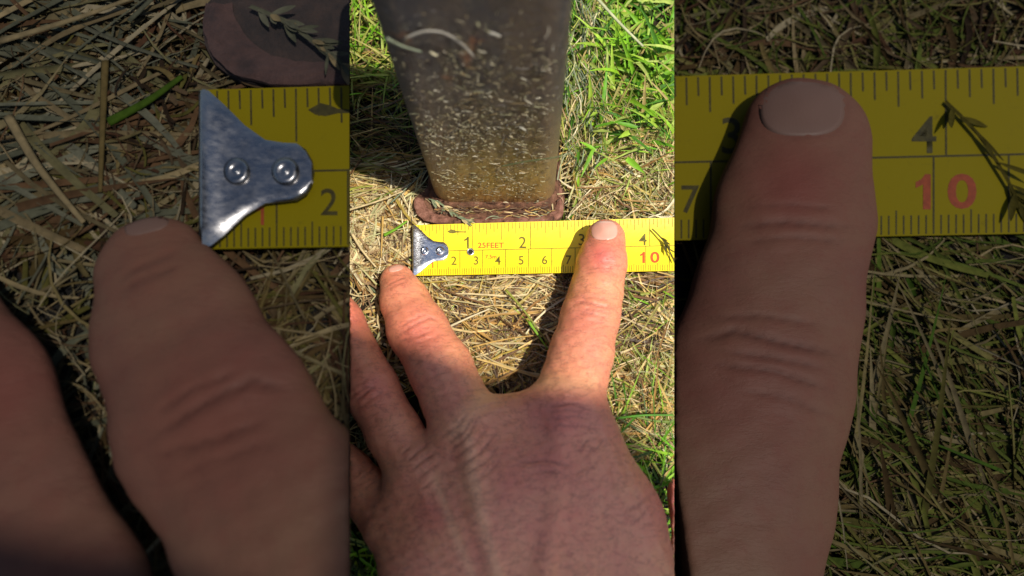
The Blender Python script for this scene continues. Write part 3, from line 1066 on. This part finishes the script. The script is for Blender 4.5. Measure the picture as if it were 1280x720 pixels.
DIM = {  # PAL darkened: dimness of the side plots painted into the tints
    'pale': [col(.050, .039, .021), col(.038, .029, .0155), col(.062, .052, .033), col(.024, .019, .010), col(.030, .027, .013), col(.022, .0125, .0065)],
    'gold': [col(.030, .022, .0085), col(.022, .016, .006), col(.038, .030, .013), col(.015, .0095, .004), col(.021, .019, .005), col(.042, .034, .018)],
    'yellowgreen': [col(.020, .022, .0045), col(.014, .018, .0035), col(.028, .025, .0085), col(.010, .015, .0025)],
    'green': [col(.010, .019, .002), col(.0075, .015, .0018), col(.016, .024, .0035)],
    'darkgreen': [col(.003, .006, .0015), col(.005, .008, .002)],
    'grey': [col(.030, .031, .021), col(.040, .040, .028)],
    'brown': [col(.015, .0075, .0042), col(.017, .0115, .0065), col(.007, .0045, .0028)],
}

for k_, sc_ in (('pale', 1.5), ('gold', 1.3), ('yellowgreen', 1.8), ('green', 1.6), ('grey', 1.0), ('brown', 1.5)):
    DIM[k_] = [c_ * sc_ for c_ in DIM[k_]]

class Blades:
    def __init__(s):
        s.c, s.w, s.n, s.t = [], [], [], []        # centre lines, half widths, side vectors, tints
    def add(s, line, wid, side, tint):
        s.c.append(line)
        s.w.append(wid)
        s.n.append(side)
        s.t.append(tint)
    def build(s, name, mat, plot, keep=None):
        C_ = np.concatenate(s.c)
        W_ = np.concatenate(s.w)
        N_ = np.concatenate(s.n)
        T_ = np.concatenate(s.t)
        if keep is not None:
            k_ = keep(C_)
            C_, W_, N_, T_ = C_[k_], W_[k_], N_[k_], T_[k_]
        B, K = C_.shape[:2]
        tan = np.gradient(C_, axis=1)
        nrm = np.cross(N_[:, None, :] if N_.ndim == 2 else N_, tan)
        nrm /= np.linalg.norm(nrm, axis=-1, keepdims=True) + 1e-12
        sd = N_[:, None, :] * W_[..., None]
        fold = nrm * (W_ * .45)[..., None]
        v = np.stack([C_ - sd, C_ + fold, C_ + sd], 2)               # B,K,3,3
        base = (np.arange(B) * K * 3)[:, None, None]
        i = np.arange(K - 1)[None, :, None] * 3
        j = np.arange(2)[None, None, :]
        a = base + i + j
        fc = np.stack([a, a + 1, a + 4, a + 3], -1).reshape(-1, 4)
        vv = v.reshape(-1, 3)
        me = bpy.data.meshes.new(name)
        me.vertices.add(len(vv))
        me.vertices.foreach_set('co', vv.astype(np.float32).ravel())
        me.loops.add(fc.size)
        me.loops.foreach_set('vertex_index', fc.astype(np.int32).ravel())
        me.polygons.add(len(fc))
        me.polygons.foreach_set('loop_start', np.arange(0, fc.size, 4, dtype=np.int32))
        me.update()
        at = me.attributes.new('tint', 'FLOAT_COLOR', 'POINT')
        tc = np.concatenate([np.repeat(T_, K * 3, axis=0), np.ones((B * K * 3, 1))], 1)
        at.data.foreach_set('color', tc.astype(np.float32).ravel())
        clip(me, plot)
        return link(name, me, mat)

K = 7
SS = np.linspace(-.5, .5, K)
def litter(bl, plot, box, n, pal, L=(30, 110), w=(1.2, 3.4), zr=(.001, .0075), az=(0, math.pi), pitch=.10, bend=.18, mix=None):
    """Flattened stems lying in a rectangle of the photograph (px), lengths and widths in px."""
    table = (DIM if plot is not MID else PAL)
    px = plot.S * (H - plot.z0) / (FPX * CT)
    u = rng.uniform(box[0], box[2], n)
    v = rng.uniform(box[1], box[3], n)
    h = zr[0] + (zr[1] - zr[0]) * rng.random(n) ** .8
    c = plot.P(u, v, h)
    ln = rng.uniform(*L, n) * px
    a = rng.uniform(az[0], az[1], n)
    ph = rng.normal(0, pitch, n) * (plot.k if plot is not MID else 1)
    d = np.stack([np.cos(a) * np.cos(ph), np.sin(a) * np.cos(ph), np.sin(ph)], 1)
    sd = np.stack([-np.sin(a), np.cos(a), np.zeros(n)], 1)
    bd = rng.normal(0, bend, n)
    b2 = rng.normal(0, bend * .5, n)
    arch = np.abs(rng.normal(0, .05, n))
    line = c[:, None, :] + d[:, None, :] * (SS[None, :, None] * ln[:, None, None])
    line = line + sd[:, None, :] * ((bd[:, None] * SS ** 2 * 2 + b2[:, None] * SS ** 3 * 4)[..., None] * ln[:, None, None])
    line[..., 2] -= arch[:, None] * (SS ** 2 * 4) * ln[:, None] * .5
    line[..., 2] = np.maximum(line[..., 2], plot.z0 + .0003)
    ww = rng.uniform(w[0] ** .5, w[1] ** .5, n) ** 2 * px / 2
    prof = 1 - .35 * np.abs(SS) * 2
    tip = rng.random(n) < .4
    pr = np.where(tip[:, None], (1 - (SS + .5) ** 1.6 * .92)[None, :], prof[None, :])
    roll = rng.normal(0, .45, n)
    side = sd * np.cos(roll)[:, None] + np.array([0, 0, 1.0]) * np.sin(roll)[:, None]
    names = pal if isinstance(pal, (list, tuple)) else [pal]
    tints = np.array([table[names[rng.integers(len(names))]][0] * 0 for _ in range(1)])
    tt = np.empty((n, 3))
    for i in range(n):
        p_ = table[names[rng.integers(len(names))]]
        tt[i] = p_[rng.integers(len(p_))] * rng.uniform(.8, 1.2)
    bl.add(line, ww[:, None] * pr, side, tt)

def standing(bl, plot, box, n, pal, L=(40, 120), w=(2, 5), lean=(.4, 1.2), az=(0, 2 * math.pi), droop=.5, zr=(0, .001)):
    table = (DIM if plot is not MID else PAL)
    px = plot.S * (H - plot.z0) / (FPX * CT)
    u = rng.uniform(box[0], box[2], n)
    v = rng.uniform(box[1], box[3], n)
    c = plot.P(u, v, rng.uniform(zr[0], zr[1], n))
    ln = rng.uniform(*L, n) * px
    a = rng.uniform(az[0], az[1], n)
    le = rng.uniform(*lean, n)
    s = SS + .5
    ho = np.stack([np.cos(a), np.sin(a), np.zeros(n)], 1)
    up = np.array([0, 0, 1.0]) * (plot.k if plot is not MID else 1)
    ang = le[:, None] + droop * rng.uniform(.4, 1.6, n)[:, None] * s[None, :]
    stp = ln[:, None] / (K - 1)
    hx = np.concatenate([np.zeros((n, 1)), np.cumsum(np.sin(ang[:, 1:]) * stp, 1)], 1)
    hz = np.concatenate([np.zeros((n, 1)), np.cumsum(np.cos(ang[:, 1:]) * stp, 1)], 1)
    line = c[:, None, :] + ho[:, None, :] * hx[..., None] + up * hz[..., None]
    line[..., 2] = np.maximum(line[..., 2], plot.z0 + .0003)
    ww = rng.uniform(*w, n) * px / 2
    pr = (np.minimum(1, .6 + s * 1.6) * (1 - s ** 2.2 * .95))[None, :]
    roll = rng.normal(0, .5, n)
    sd = np.stack([-np.sin(a), np.cos(a), np.zeros(n)], 1)
    side = sd * np.cos(roll)[:, None] + np.array([0, 0, 1.0]) * np.sin(roll)[:, None]
    names = pal if isinstance(pal, (list, tuple)) else [pal]
    tt = np.empty((n, 3))
    for i in range(n):
        p_ = table[names[rng.integers(len(names))]]
        tt[i] = p_[rng.integers(len(p_))] * rng.uniform(.8, 1.2)
    bl.add(line, ww[:, None] * pr, side, tt)

def keep_fn(plot, prims, post_too):
    def keep(C_):
        u, v = plot.local(C_)
        zrel = (C_[..., 2] - plot.z0) / (plot.S * plot.k)
        on_tape = (u > 512) & (v > tape_top(u) + 1.5) & (v < tape_bot(u) - 1.5 - 2.0 * np.sin(u * .35)) & (zrel > .0060)
        if plot is MID:
            on_tape &= (u < 880)
        bad = on_tape.any(1)
        pl = (u > 516) & (u < 707) & (v > 243) & (v < 281) & (zrel > .0050)
        bad |= pl.sum(1) > 0
        d = sdf(plot, prims, C_)
        bad |= (d < -.0004 * plot.S).any(1)
        if post_too:
            x, y, z = C_[..., 0], C_[..., 1], C_[..., 2]
            s = (z - ZB) / (HT - ZB)
            cx = xc0 + (xc1 - xc0) * s
            ww = (wid + (w1 - wid) * s) / 2 + .0008
            bad |= ((np.abs(x - cx) < ww) & (y > yf - .0008) & (y < yf + 2 * ww)).any(1)
        return ~bad
    return keep

PI = math.pi
# --- middle plot: dry litter
b = Blades()
litter(b, MID, (425, 225, 525, 345), 620, ['pale', 'pale', 'pale', 'pale', 'gold'], (18, 80), (1.2, 4.5), (.001, .0075), bend=.12)
litter(b, MID, (425, 195, 520, 250), 260, ['gold', 'pale', 'yellowgreen'], (40, 110), (1.2, 3.2), (.001, .008), (-.5, .5))
litter(b, MID, (425, 300, 500, 480), 300, ['pale', 'pale', 'gold', 'brown'], (16, 60), (1, 4), (.001, .007))
litter(b, MID, (520, 325, 730, 480), 1500, ['gold', 'gold', 'gold', 'brown', 'brown'], (26, 95), (.8, 2.8), (.0005, .0080), bend=.22)
litter(b, MID, (540, 340, 720, 470), 200, ['gold', 'pale'], (60, 150), (1.5, 3.6), (.003, .0095), (-.7, .7))
litter(b, MID, (520, 340, 700, 372), 240, ['gold', 'pale'], (20, 60), (1, 2.8), (.002, .008), (-.9, .9))
litter(b, MID, (770, 320, 855, 440), 520, ['gold', 'yellowgreen', 'brown', 'pale'], (40, 120), (1.3, 4.0), (.001, .009), (-1.2, .5), bend=.15)
litter(b, MID, (755, 430, 855, 560), 520, ['yellowgreen', 'gold', 'pale'], (30, 90), (1.0, 3.2), (.001, .009), (-1.4, .9))
litter(b, MID, (690, 180, 855, 290), 900, ['gold', 'pale', 'yellowgreen', 'pale'], (24, 80), (1.0, 3.0), (.001, .009), bend=.2)
litter(b, MID, (695, 0, 760, 200), 420, ['pale', 'grey', 'yellowgreen'], (20, 70), (.8, 2.2), (.004, .014), (.9, 2.2))
litter(b, MID, (425, 60, 540, 215), 260, ['brown', 'gold', 'yellowgreen'], (40, 120), (1.2, 3.0), (.001, .007), (-.7, .7))
litter(b, MID, (478, 268, 520, 322), 160, ['brown', 'brown', 'gold'], (5, 22), (.6, 2.4), (.004, .0080), bend=.2)
litter(b, MID, (425, 225, 530, 345), 300, ['pale', 'gold'], (14, 60), (.35, 1.0), (.003, .0085), bend=.4)
litter(b, MID, (520, 340, 730, 480), 600, ['gold', 'pale'], (16, 70), (.35, 1.0), (.003, .0090), bend=.45)
litter(b, MID, (690, 120, 855, 290), 400, ['gold', 'pale', 'yellowgreen'], (16, 70), (.35, 1.0), (.003, .0100), bend=.4)
litter(b, MID, (755, 330, 855, 560), 350, ['gold', 'pale', 'yellowgreen'], (16, 80), (.35, 1.1), (.003, .0100), bend=.4)
litter(b, MID, (505, 235, 545, 285), 60, ['brown', 'gold'], (15, 40), (.8, 2), (.0005, .003))
litter(b, MID, (425, 500, 500, 600), 160, ['grey', 'grey', 'pale'], (8, 30), (1, 3.5), (.001, .012))
kf = keep_fn(MID, prims_m, True)
o = b.build('dry_grass', straw_mid, MID, kf)
tag(o, 'matted golden dry grass round the post and hand', 'dry grass', kind='stuff')
# --- middle plot: living grass
b = Blades()
standing(b, MID, (700, -60, 870, 190), 950, ['green', 'green', 'green', 'green', 'yellowgreen'], (30, 105), (2.5, 8.5), (.4, 1.3), droop=.9)
standing(b, MID, (720, -20, 860, 200), 70, ['green'], (16, 42), (4, 9), (.9, 1.5), droop=.4, zr=(.006, .018))
standing(b, MID, (770, 330, 860, 470), 120, ['green', 'yellowgreen'], (40, 110), (2.0, 5.0), (.9, 1.4), az=(.6, 2.6), droop=.5)
standing(b, MID, (690, 120, 860, 270), 260, ['yellowgreen', 'green', 'gold'], (35, 90), (1.4, 3.6), (.5, 1.3), droop=.7)
standing(b, MID, (420, -60, 520, 120), 420, ['green', 'yellowgreen'], (40, 110), (1.8, 4.5), (.4, 1.25), droop=.7)
standing(b, MID, (420, 80, 520, 220), 120, ['yellowgreen', 'darkgreen', 'gold'], (40, 110), (1.2, 3.2), (.9, 1.45), droop=.3)
standing(b, MID, (745, 320, 860, 560), 340, ['yellowgreen', 'green', 'gold'], (40, 110), (1.4, 3.8), (.6, 1.35), droop=.6)
standing(b, MID, (760, 530, 870, 680), 320, ['green', 'darkgreen', 'green'], (40, 110), (1.6, 4.2), (.5, 1.3), droop=.6)
standing(b, MID, (415, 600, 500, 760), 340, ['green', 'darkgreen'], (40, 110), (1.8, 4.5), (.4, 1.2), droop=.7)
standing(b, MID, (540, 340, 720, 470), 60, ['yellowgreen', 'green'], (30, 80), (1.4, 3.0), (.9, 1.4), droop=.3)
standing(b, MID, (420, 280, 500, 480), 40, ['grey', 'yellowgreen'], (25, 60), (1.2, 3.0), (.9, 1.4), droop=.3)
o = b.build('grass', straw_mid, MID, kf)
tag(o, 'short green lawn grass growing behind and beside the post', 'grass', kind='stuff')
# --- left plot
b = Blades()
litter(b, LEFT, (428, 235, 522, 345), 620, ['pale', 'pale', 'brown', 'grey', 'gold'], (14, 70), (.8, 4.2), (.001, .0055), bend=.12)
litter(b, LEFT, (428, 235, 520, 330), 120, ['pale', 'grey'], (40, 110), (1.5, 4.5), (.005, .007), (-.8, .9), bend=.08)
litter(b, LEFT, (428, 330, 500, 480), 260, ['pale', 'gold', 'grey'], (14, 50), (.8, 3.4), (.001, .005))
litter(b, LEFT, (516, 335, 590, 480), 420, ['gold', 'gold', 'brown', 'pale'], (20, 75), (.8, 3.2), (.001, .006), bend=.2)
litter(b, LEFT, (520, 235, 590, 285), 120, ['brown', 'gold', 'grey'], (14, 50), (.8, 3.0), (.0005, .003))
standing(b, LEFT, (428, 240, 520, 480), 26, ['green', 'grey'], (20, 60), (1.4, 3.4), (1.0, 1.4), droop=.3)
litter(b, LEFT, (428, 235, 590, 480), 700, ['pale', 'gold', 'pale', 'brown'], (14, 60), (.35, 1.1), (.001, .0068), bend=.35)
litter(b, LEFT, (428, 235, 522, 345), 110, ['pale', 'pale', 'gold'], (30, 80), (3.0, 6.0), (.003, .0062), (-.9, .9), bend=.3)
litter(b, LEFT, (478, 270, 516, 318), 160, ['brown', 'brown', 'gold'], (5, 22), (.6, 2.6), (.004, .0072), bend=.2)
o = b.build('darkened_straw', straw_dim, LEFT, keep_fn(LEFT, prims_l, False))
tag(o, 'dim coarse straw around the two giant fingers', 'straw', kind='stuff')
# --- right plot
b = Blades()
litter(b, RIGHT, (690, 238, 855, 285), 420, ['gold', 'pale', 'brown', 'yellowgreen'], (18, 70), (.8, 3.4), (.001, .006), bend=.18)
litter(b, RIGHT, (765, 330, 855, 490), 420, ['gold', 'yellowgreen', 'yellowgreen', 'gold'], (24, 90), (.8, 3.2), (.001, .006), (-1.5, .5), bend=.15)
litter(b, RIGHT, (690, 330, 730, 490), 60, ['gold', 'brown'], (20, 60), (.8, 3.0), (.001, .005))
standing(b, RIGHT, (760, 340, 860, 490), 170, ['green', 'yellowgreen', 'gold'], (40, 110), (1.2, 3.8), (.9, 1.4), az=(1.2, 3.4), droop=.4)
litter(b, RIGHT, (690, 235, 860, 285), 320, ['gold', 'yellowgreen', 'pale'], (14, 60), (.35, 1.1), (.002, .007), bend=.35)
litter(b, RIGHT, (760, 330, 860, 490), 420, ['gold', 'yellowgreen', 'pale'], (20, 80), (.35, 1.2), (.002, .007), (-1.6, .6), bend=.4)
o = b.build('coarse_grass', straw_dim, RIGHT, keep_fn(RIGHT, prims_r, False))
tag(o, 'dim coarse mixed grass beside the giant finger at right', 'grass', kind='stuff')

# --- single stems that stand out
def on_front(u, v, off=.0012):
    d = rays(u, v)
    return CAM + d * ((yf - off - CAM[1]) / d[1])
def smooth_line(pts, n=14):
    pts = np.array(pts, float)
    t = np.linspace(0, len(pts) - 1, n)
    out = []
    for x in t:
        i = min(int(x), len(pts) - 2)
        s = x - i
        p0, p1, p2, p3 = pts[max(i - 1, 0)], pts[i], pts[i + 1], pts[min(i + 2, len(pts) - 1)]
        out.append(.5 * (2 * p1 + (p2 - p0) * s + (2 * p0 - 5 * p1 + 4 * p2 - p3) * s * s + (3 * p1 - p0 - 3 * p2 + p3) * s ** 3))
    return np.array(out)

def stem(name, plot, line, wpx, tint, label, cat, mat, taper=.5, up=(0, 0, 1)):
    """One stem as a slim flattened tube along a world polyline."""
    ln = smooth_line(line)
    r0 = plot.rad(ln[0], wpx / 2)
    v, f = [], []
    NS_ = 6
    tan = np.gradient(ln, axis=0)
    for i, (p, t) in enumerate(zip(ln, tan)):
        t = t / np.linalg.norm(t)
        s = np.cross(t, up)
        s /= np.linalg.norm(s)
        w_ = np.cross(s, t)
        r = r0 * (1 - taper * i / (len(ln) - 1))
        for j in range(NS_):
            a = 2 * PI * j / NS_
            v.append(p + s * r * math.cos(a) + w_ * r * .45 * math.sin(a))
    for i in range(len(ln) - 1):
        for j in range(NS_):
            a, b_ = i * NS_ + j, i * NS_ + (j + 1) % NS_
            f.append((a, b_, b_ + NS_, a + NS_))
    f.append(tuple(range(NS_))[::-1])
    f.append(tuple(len(v) - NS_ + j for j in range(NS_)))
    me = mesh(name, v, f)
    at = me.attributes.new('tint', 'FLOAT_COLOR', 'POINT')
    at.data.foreach_set('color', np.tile(np.append(tint, 1).astype(np.float32), len(v)))
    clip(me, plot)
    o = link(name, me, mat)
    rebase(o, ln[0])
    return tag(o, label, cat)

FR = (0, -1, 0)
stem('grass_clipping', MID, [on_front(*p) for p in ((506.5, 48.5), (530, 39.5), (555, 41.5), (577, 55), (593, 72))], 5.0, (.40, .37, .31), 'curved pale clipping stuck high on the post face', 'clipping', straw_mid, .3, FR)
stem('grass_clipping', MID, [on_front(*p) for p in ((483, 48), (503, 58), (527, 65))], 6.0, (.27, .30, .20), 'broad greenish clipping near the upper left edge of the post', 'clipping', straw_mid, .3, FR)
stem('grass_clipping', MID, [on_front(*p) for p in ((611, 41), (618, 43), (625, 46))], 6.0, (.46, .43, .36), 'short thick pale clipping beside the curved one on the post', 'clipping', straw_mid, .2, FR)
stem('grass_stalk', MID, [on_front(627, 208, .002), on_front(657, 202, .006), on_front(693, 197, .010), on_front(716, 191, .010)], 3.0, (.24, .34, .17), 'thin pale green stem crossing the lower right of the post', 'stem', straw_mid, .4, FR)
def ms(plot, pts):
    return [plot.P(u, v, h) for u, v, h in pts]
stem('grass_stalk', MID, ms(MID, [(743, -6, .026), (772, 26, .024), (804, 58, .020)]), 4.6, (.52, .54, .30), 'long pale stalk slanting over the green grass at top right', 'stem', straw_mid, .2)
SINGLES = [
    ('grass_stalk', [(488, 254, .0095), (510, 233, .0105), (532, 213, .011)], 2.4, 'grey', 'thin straight stem leaning toward the left foot of the post'),
    ('straw', [(478.5, 270, .0085), (477.5, 295, .009), (476.5, 322, .0085)], 3.2, 'gold', 'brown upright straw lying left of the shiny hook'),
    ('grass_strand', [(480, 294, .0085), (495, 286, .0092), (509, 276, .0095)], 4.6, 'green', 'short green blade lying just left of the shiny hook'),
    ('straw', [(437, 262, .010), (470, 252, .0108), (504, 239, .0105)], 3.2, 'pale', 'long pale straw lying left of the foot plate'),
    ('straw', [(440, 292, .009), (452, 312, .0098), (470, 334, .009)], 4.0, 'pale', 'flat whitish straw above the middle fingertip'),
]
for nm, pts, w_, pal, lab in SINGLES:
    stem(nm, MID, ms(MID, pts), w_, PAL[pal][0], lab, nm.replace('_', ' ').split()[-1], straw_mid)
SL = ['thin dim stem leaning toward the darkened rust plate', 'dim brown straw standing upright left of the giant hook', 'dim green blade slanting just left of the giant hook',
      'long dim pale straw at the top left corner', 'flat dim whitish straw above the giant fingertip']
for (nm, pts, w_, pal, _), lab in zip(SINGLES, SL):
    stem(nm, LEFT, ms(LEFT, [(u, v, h * .8) for u, v, h in pts]), w_, DIM[pal][0], lab, nm.replace('_', ' ').split()[-1], straw_dim)
stem('straw', MID, ms(MID, [(562, 408, .011), (588, 396, .012), (612, 386, .011)]), 3.2, PAL['pale'][2], 'pale straw between the two fingers beside the middle finger', 'straw', straw_mid)
stem('grass_strand', MID, ms(MID, [(632, 362, .011), (658, 392, .012), (690, 436, .010)]), 3.4, (.30, .33, .05), 'long yellow green blade running between the spread fingers', 'blade', straw_mid, .7)
stem('grass_strand', MID, ms(MID, [(661, 402, .012), (672, 418, .0125), (685, 437, .011)]), 4.6, (.22, .42, .03), 'short bright green blade near the web of the fingers', 'blade', straw_mid, .7)
stem('grass_strand', MID, ms(MID, [(770, 523, .013), (806, 519, .014), (850, 519, .013)]), 3.4, (.10, .30, .02), 'long level green blade right of the hand', 'blade', straw_mid, .4)

# sprigs of seed head
def sprig(plot, stalk, n, spread, mat, tints, label, seedw=(1.6, 3.2), length=(6, 13)):
    ln = smooth_line(ms(plot, stalk), 12)
    bl_ = Blades()
    px = plot.S * (H - plot.z0) / (FPX * CT)
    bl_.add(np.array([smooth_line(ms(plot, stalk), K)]), np.full((1, K), 1.0 * px), np.array([[.6, .8, 0]]), np.array([tints[0]]))
    for i in range(n):
        s = rng.uniform(.15, 1)
        p = ln[min(int(s * 11), 11)]
        t = ln[min(int(s * 11) + 1, 11)] - ln[max(int(s * 11) - 1, 0)]
        a = math.atan2(t[1], t[0]) + rng.normal(0, spread)
        L_ = rng.uniform(*length) * px
        d = np.array([math.cos(a), math.sin(a), rng.uniform(-.1, .35)])
        line = p[None, :] + d[None, :] * ((SS + .5) * L_)[:, None]
        w_ = rng.uniform(*seedw) * px / 2 * np.sin((SS + .5) * 2.8 + .15)
        bl_.add(line[None], w_[None], np.array([[-math.sin(a), math.cos(a), .2]]), np.array([tints[rng.integers(len(tints))]]))
    o = bl_.build('grass_sprig', mat, plot)
    rebase(o, ln[0])
    return tag(o, label, 'sprig')
sprig(MID, [(536, 248, .0085), (553, 256, .0092), (574, 272, .0095), (584, 276, .0092)], 34, .5, straw_mid, PAL['grey'] + PAL['pale'][:1], 'grey green seed sprig lying on the corner of the rusty foot plate')
sprig(LEFT, [(536, 248, .0085), (553, 256, .0092), (574, 272, .0095), (584, 276, .0092)], 40, .5, straw_dim, DIM['grey'] + DIM['pale'][:1], 'dim seed sprig lying across the darkened rust plate at left')
shadow_tints = [col(.11, .10, .012), col(.16, .14, .015), col(.08, .075, .012)]  # dark tint stands in for grass shadow on the tape
shadow_tints_dim = [col(.020, .017, .003), col(.026, .022, .0035)]  # the same shadow tint, darkened for the side plot
sprig(MID, [(815, 286, .0098), (828, 299, .0100), (838, 316, .0100), (843, 328, .0098)], 12, .4, straw_mid, shadow_tints, 'weed sprig tinted as grass shadow lying on the tape right of the figure 4', (1.4, 3.2), (8, 18))
sprig(RIGHT, [(812, 286, .0095), (825, 299, .0100), (836, 316, .0100), (842, 328, .0095)], 12, .4, straw_dim, shadow_tints_dim, 'dim weed sprig tinted as grass shadow on the giant darkened tape at right edge', (1.4, 3.2), (8, 18))

# clippings stuck to the post face: too many to count
def clippings():
    bl_ = Blades()
    n = 1900
    px = .235 / (FPX * CT)
    s = np.clip(np.where(rng.random(n) < .55, rng.normal(.5, .17, n), rng.beta(1.3, 1.3, n)), .03, .99)
    fx = rng.uniform(-1, 1, n)
    cl = np.stack([rng.uniform(-.85, .85, 26), rng.uniform(.1, .85, 26)], 1)      # clumps
    k_ = rng.integers(26, size=n)
    inn = rng.random(n) < .5
    fx = np.where(inn, np.clip(cl[k_, 0] + rng.normal(0, .11, n), -1, 1), fx)
    s = np.where(inn, np.clip(cl[k_, 1] + rng.normal(0, .035, n), .03, .99), s)
    z = ZB + (HT - ZB) * s
    sw = (z - ZB) / (HT - ZB)
    hw = (wid + (w1 - wid) * sw) / 2 * .86
    x = xc0 + (xc1 - xc0) * sw + fx * hw
    y = yf - rng.uniform(.0004, .0014, n)
    c = np.stack([x, y, z], 1)
    a = rng.normal(0, 1.0, n)
    L_ = rng.exponential(3.2, n) + 1.4
    L_ = np.minimum(L_, 17) * px * rng.uniform(.7, 1.0, n)
    tilt = rng.normal(0, .12, n)
    d = np.stack([np.cos(a), tilt * .6 - .03, np.sin(a)], 1)
    sd = np.stack([-np.sin(a) * .6, -rng.uniform(.3, 1.3, n), np.cos(a) * .6], 1)
    bd = rng.normal(0, .25, n)
    line = c[:, None, :] + d[:, None, :] * (SS[None, :, None] * L_[:, None, None]) + sd[:, None, :] * ((bd[:, None] * SS ** 2 * 2)[..., None] * L_[:, None, None])
    line[..., 1] = np.minimum(line[..., 1], yf - .0003)
    w_ = rng.uniform(.3, 1.0, n) ** 1.2 * px
    tt = rng.uniform(.45, 1.1, n)[:, None] * np.array([(.62, .56, .38), (.52, .46, .28), (.70, .66, .52), (.42, .41, .25), (.38, .29, .15)])[rng.integers(5, size=n)]
    bl_.add(line, w_[:, None] * (1 - .5 * np.abs(SS) * 2)[None, :], sd, tt)
    o = bl_.build('grass_clippings', straw_mid, MID)
    tag(o, 'scatter of tiny dried clippings stuck to the post face', 'clippings', kind='stuff')
clippings()

b = Blades()
litter(b, MID, (556, 263, 690, 279), 60, ['pale', 'gold', 'brown', 'grey'], (4, 22), (.6, 2.0), (.0066, .0080), (-.5, .5), pitch=.05)
litter(b, MID, (520, 250, 545, 277), 10, ['pale', 'brown'], (4, 14), (.6, 1.6), (.0066, .0075), pitch=.05)
litter(b, MID, (690, 225, 704, 258), 14, ['pale', 'gold', 'brown'], (5, 20), (.6, 2.0), (.0066, .0090), (.8, 2.2), pitch=.2)
litter(b, MID, (546, 258, 694, 266), 60, ['brown', 'gold', 'brown'], (4, 16), (.6, 1.8), (.0085, .0105), (-.5, .5), pitch=.2)
tag(b.build('plant_debris', straw_mid, MID), 'chaff and short broken straws lying on the rusty foot plate', 'debris', kind='stuff')

# ------------------------------------------------------------------ unseen board added to shade the hand, outline cut to the shade edge
def shade_board():
    edge = [(-300, 640, .08), (0, 665, .08), (200, 700, .08), (425, 750, .08), (437, 405, .024), (500, 424, .024), (560, 446, .028), (610, 466, .03), (660, 482, .03), (720, 492, .03), (768, 500, .03), (800, 530, .02), (838, 590, .01),
            (838, 1500, .01), (-300, 1500, .08)]
    top = [P(u, v, z) + SUN * 1.35 for u, v, z in edge]
    bm = bmesh.new()
    A = [bm.verts.new(p) for p in top]
    B = [bm.verts.new(p + np.array([0, 0, .012])) for p in top]
    bm.faces.new(A)
    bm.faces.new(B[::-1])
    for i in range(len(A)):
        j = (i + 1) % len(A)
        bm.faces.new((A[j], A[i], B[i], B[j]))
    bmesh.ops.recalc_face_normals(bm, faces=bm.faces)
    me = bpy.data.meshes.new('shade_board')
    bm.to_mesh(me)
    bm.free()
    o = link('shade_board', me, plain('shade_board_plywood', (.35, .25, .15), .7, 0, .3, (8, .8, 1.2)), smooth=False)
    rebase(o, np.mean(top, 0))
    tag(o, 'plywood board added out of view to shade the hand', 'board')
shade_board()
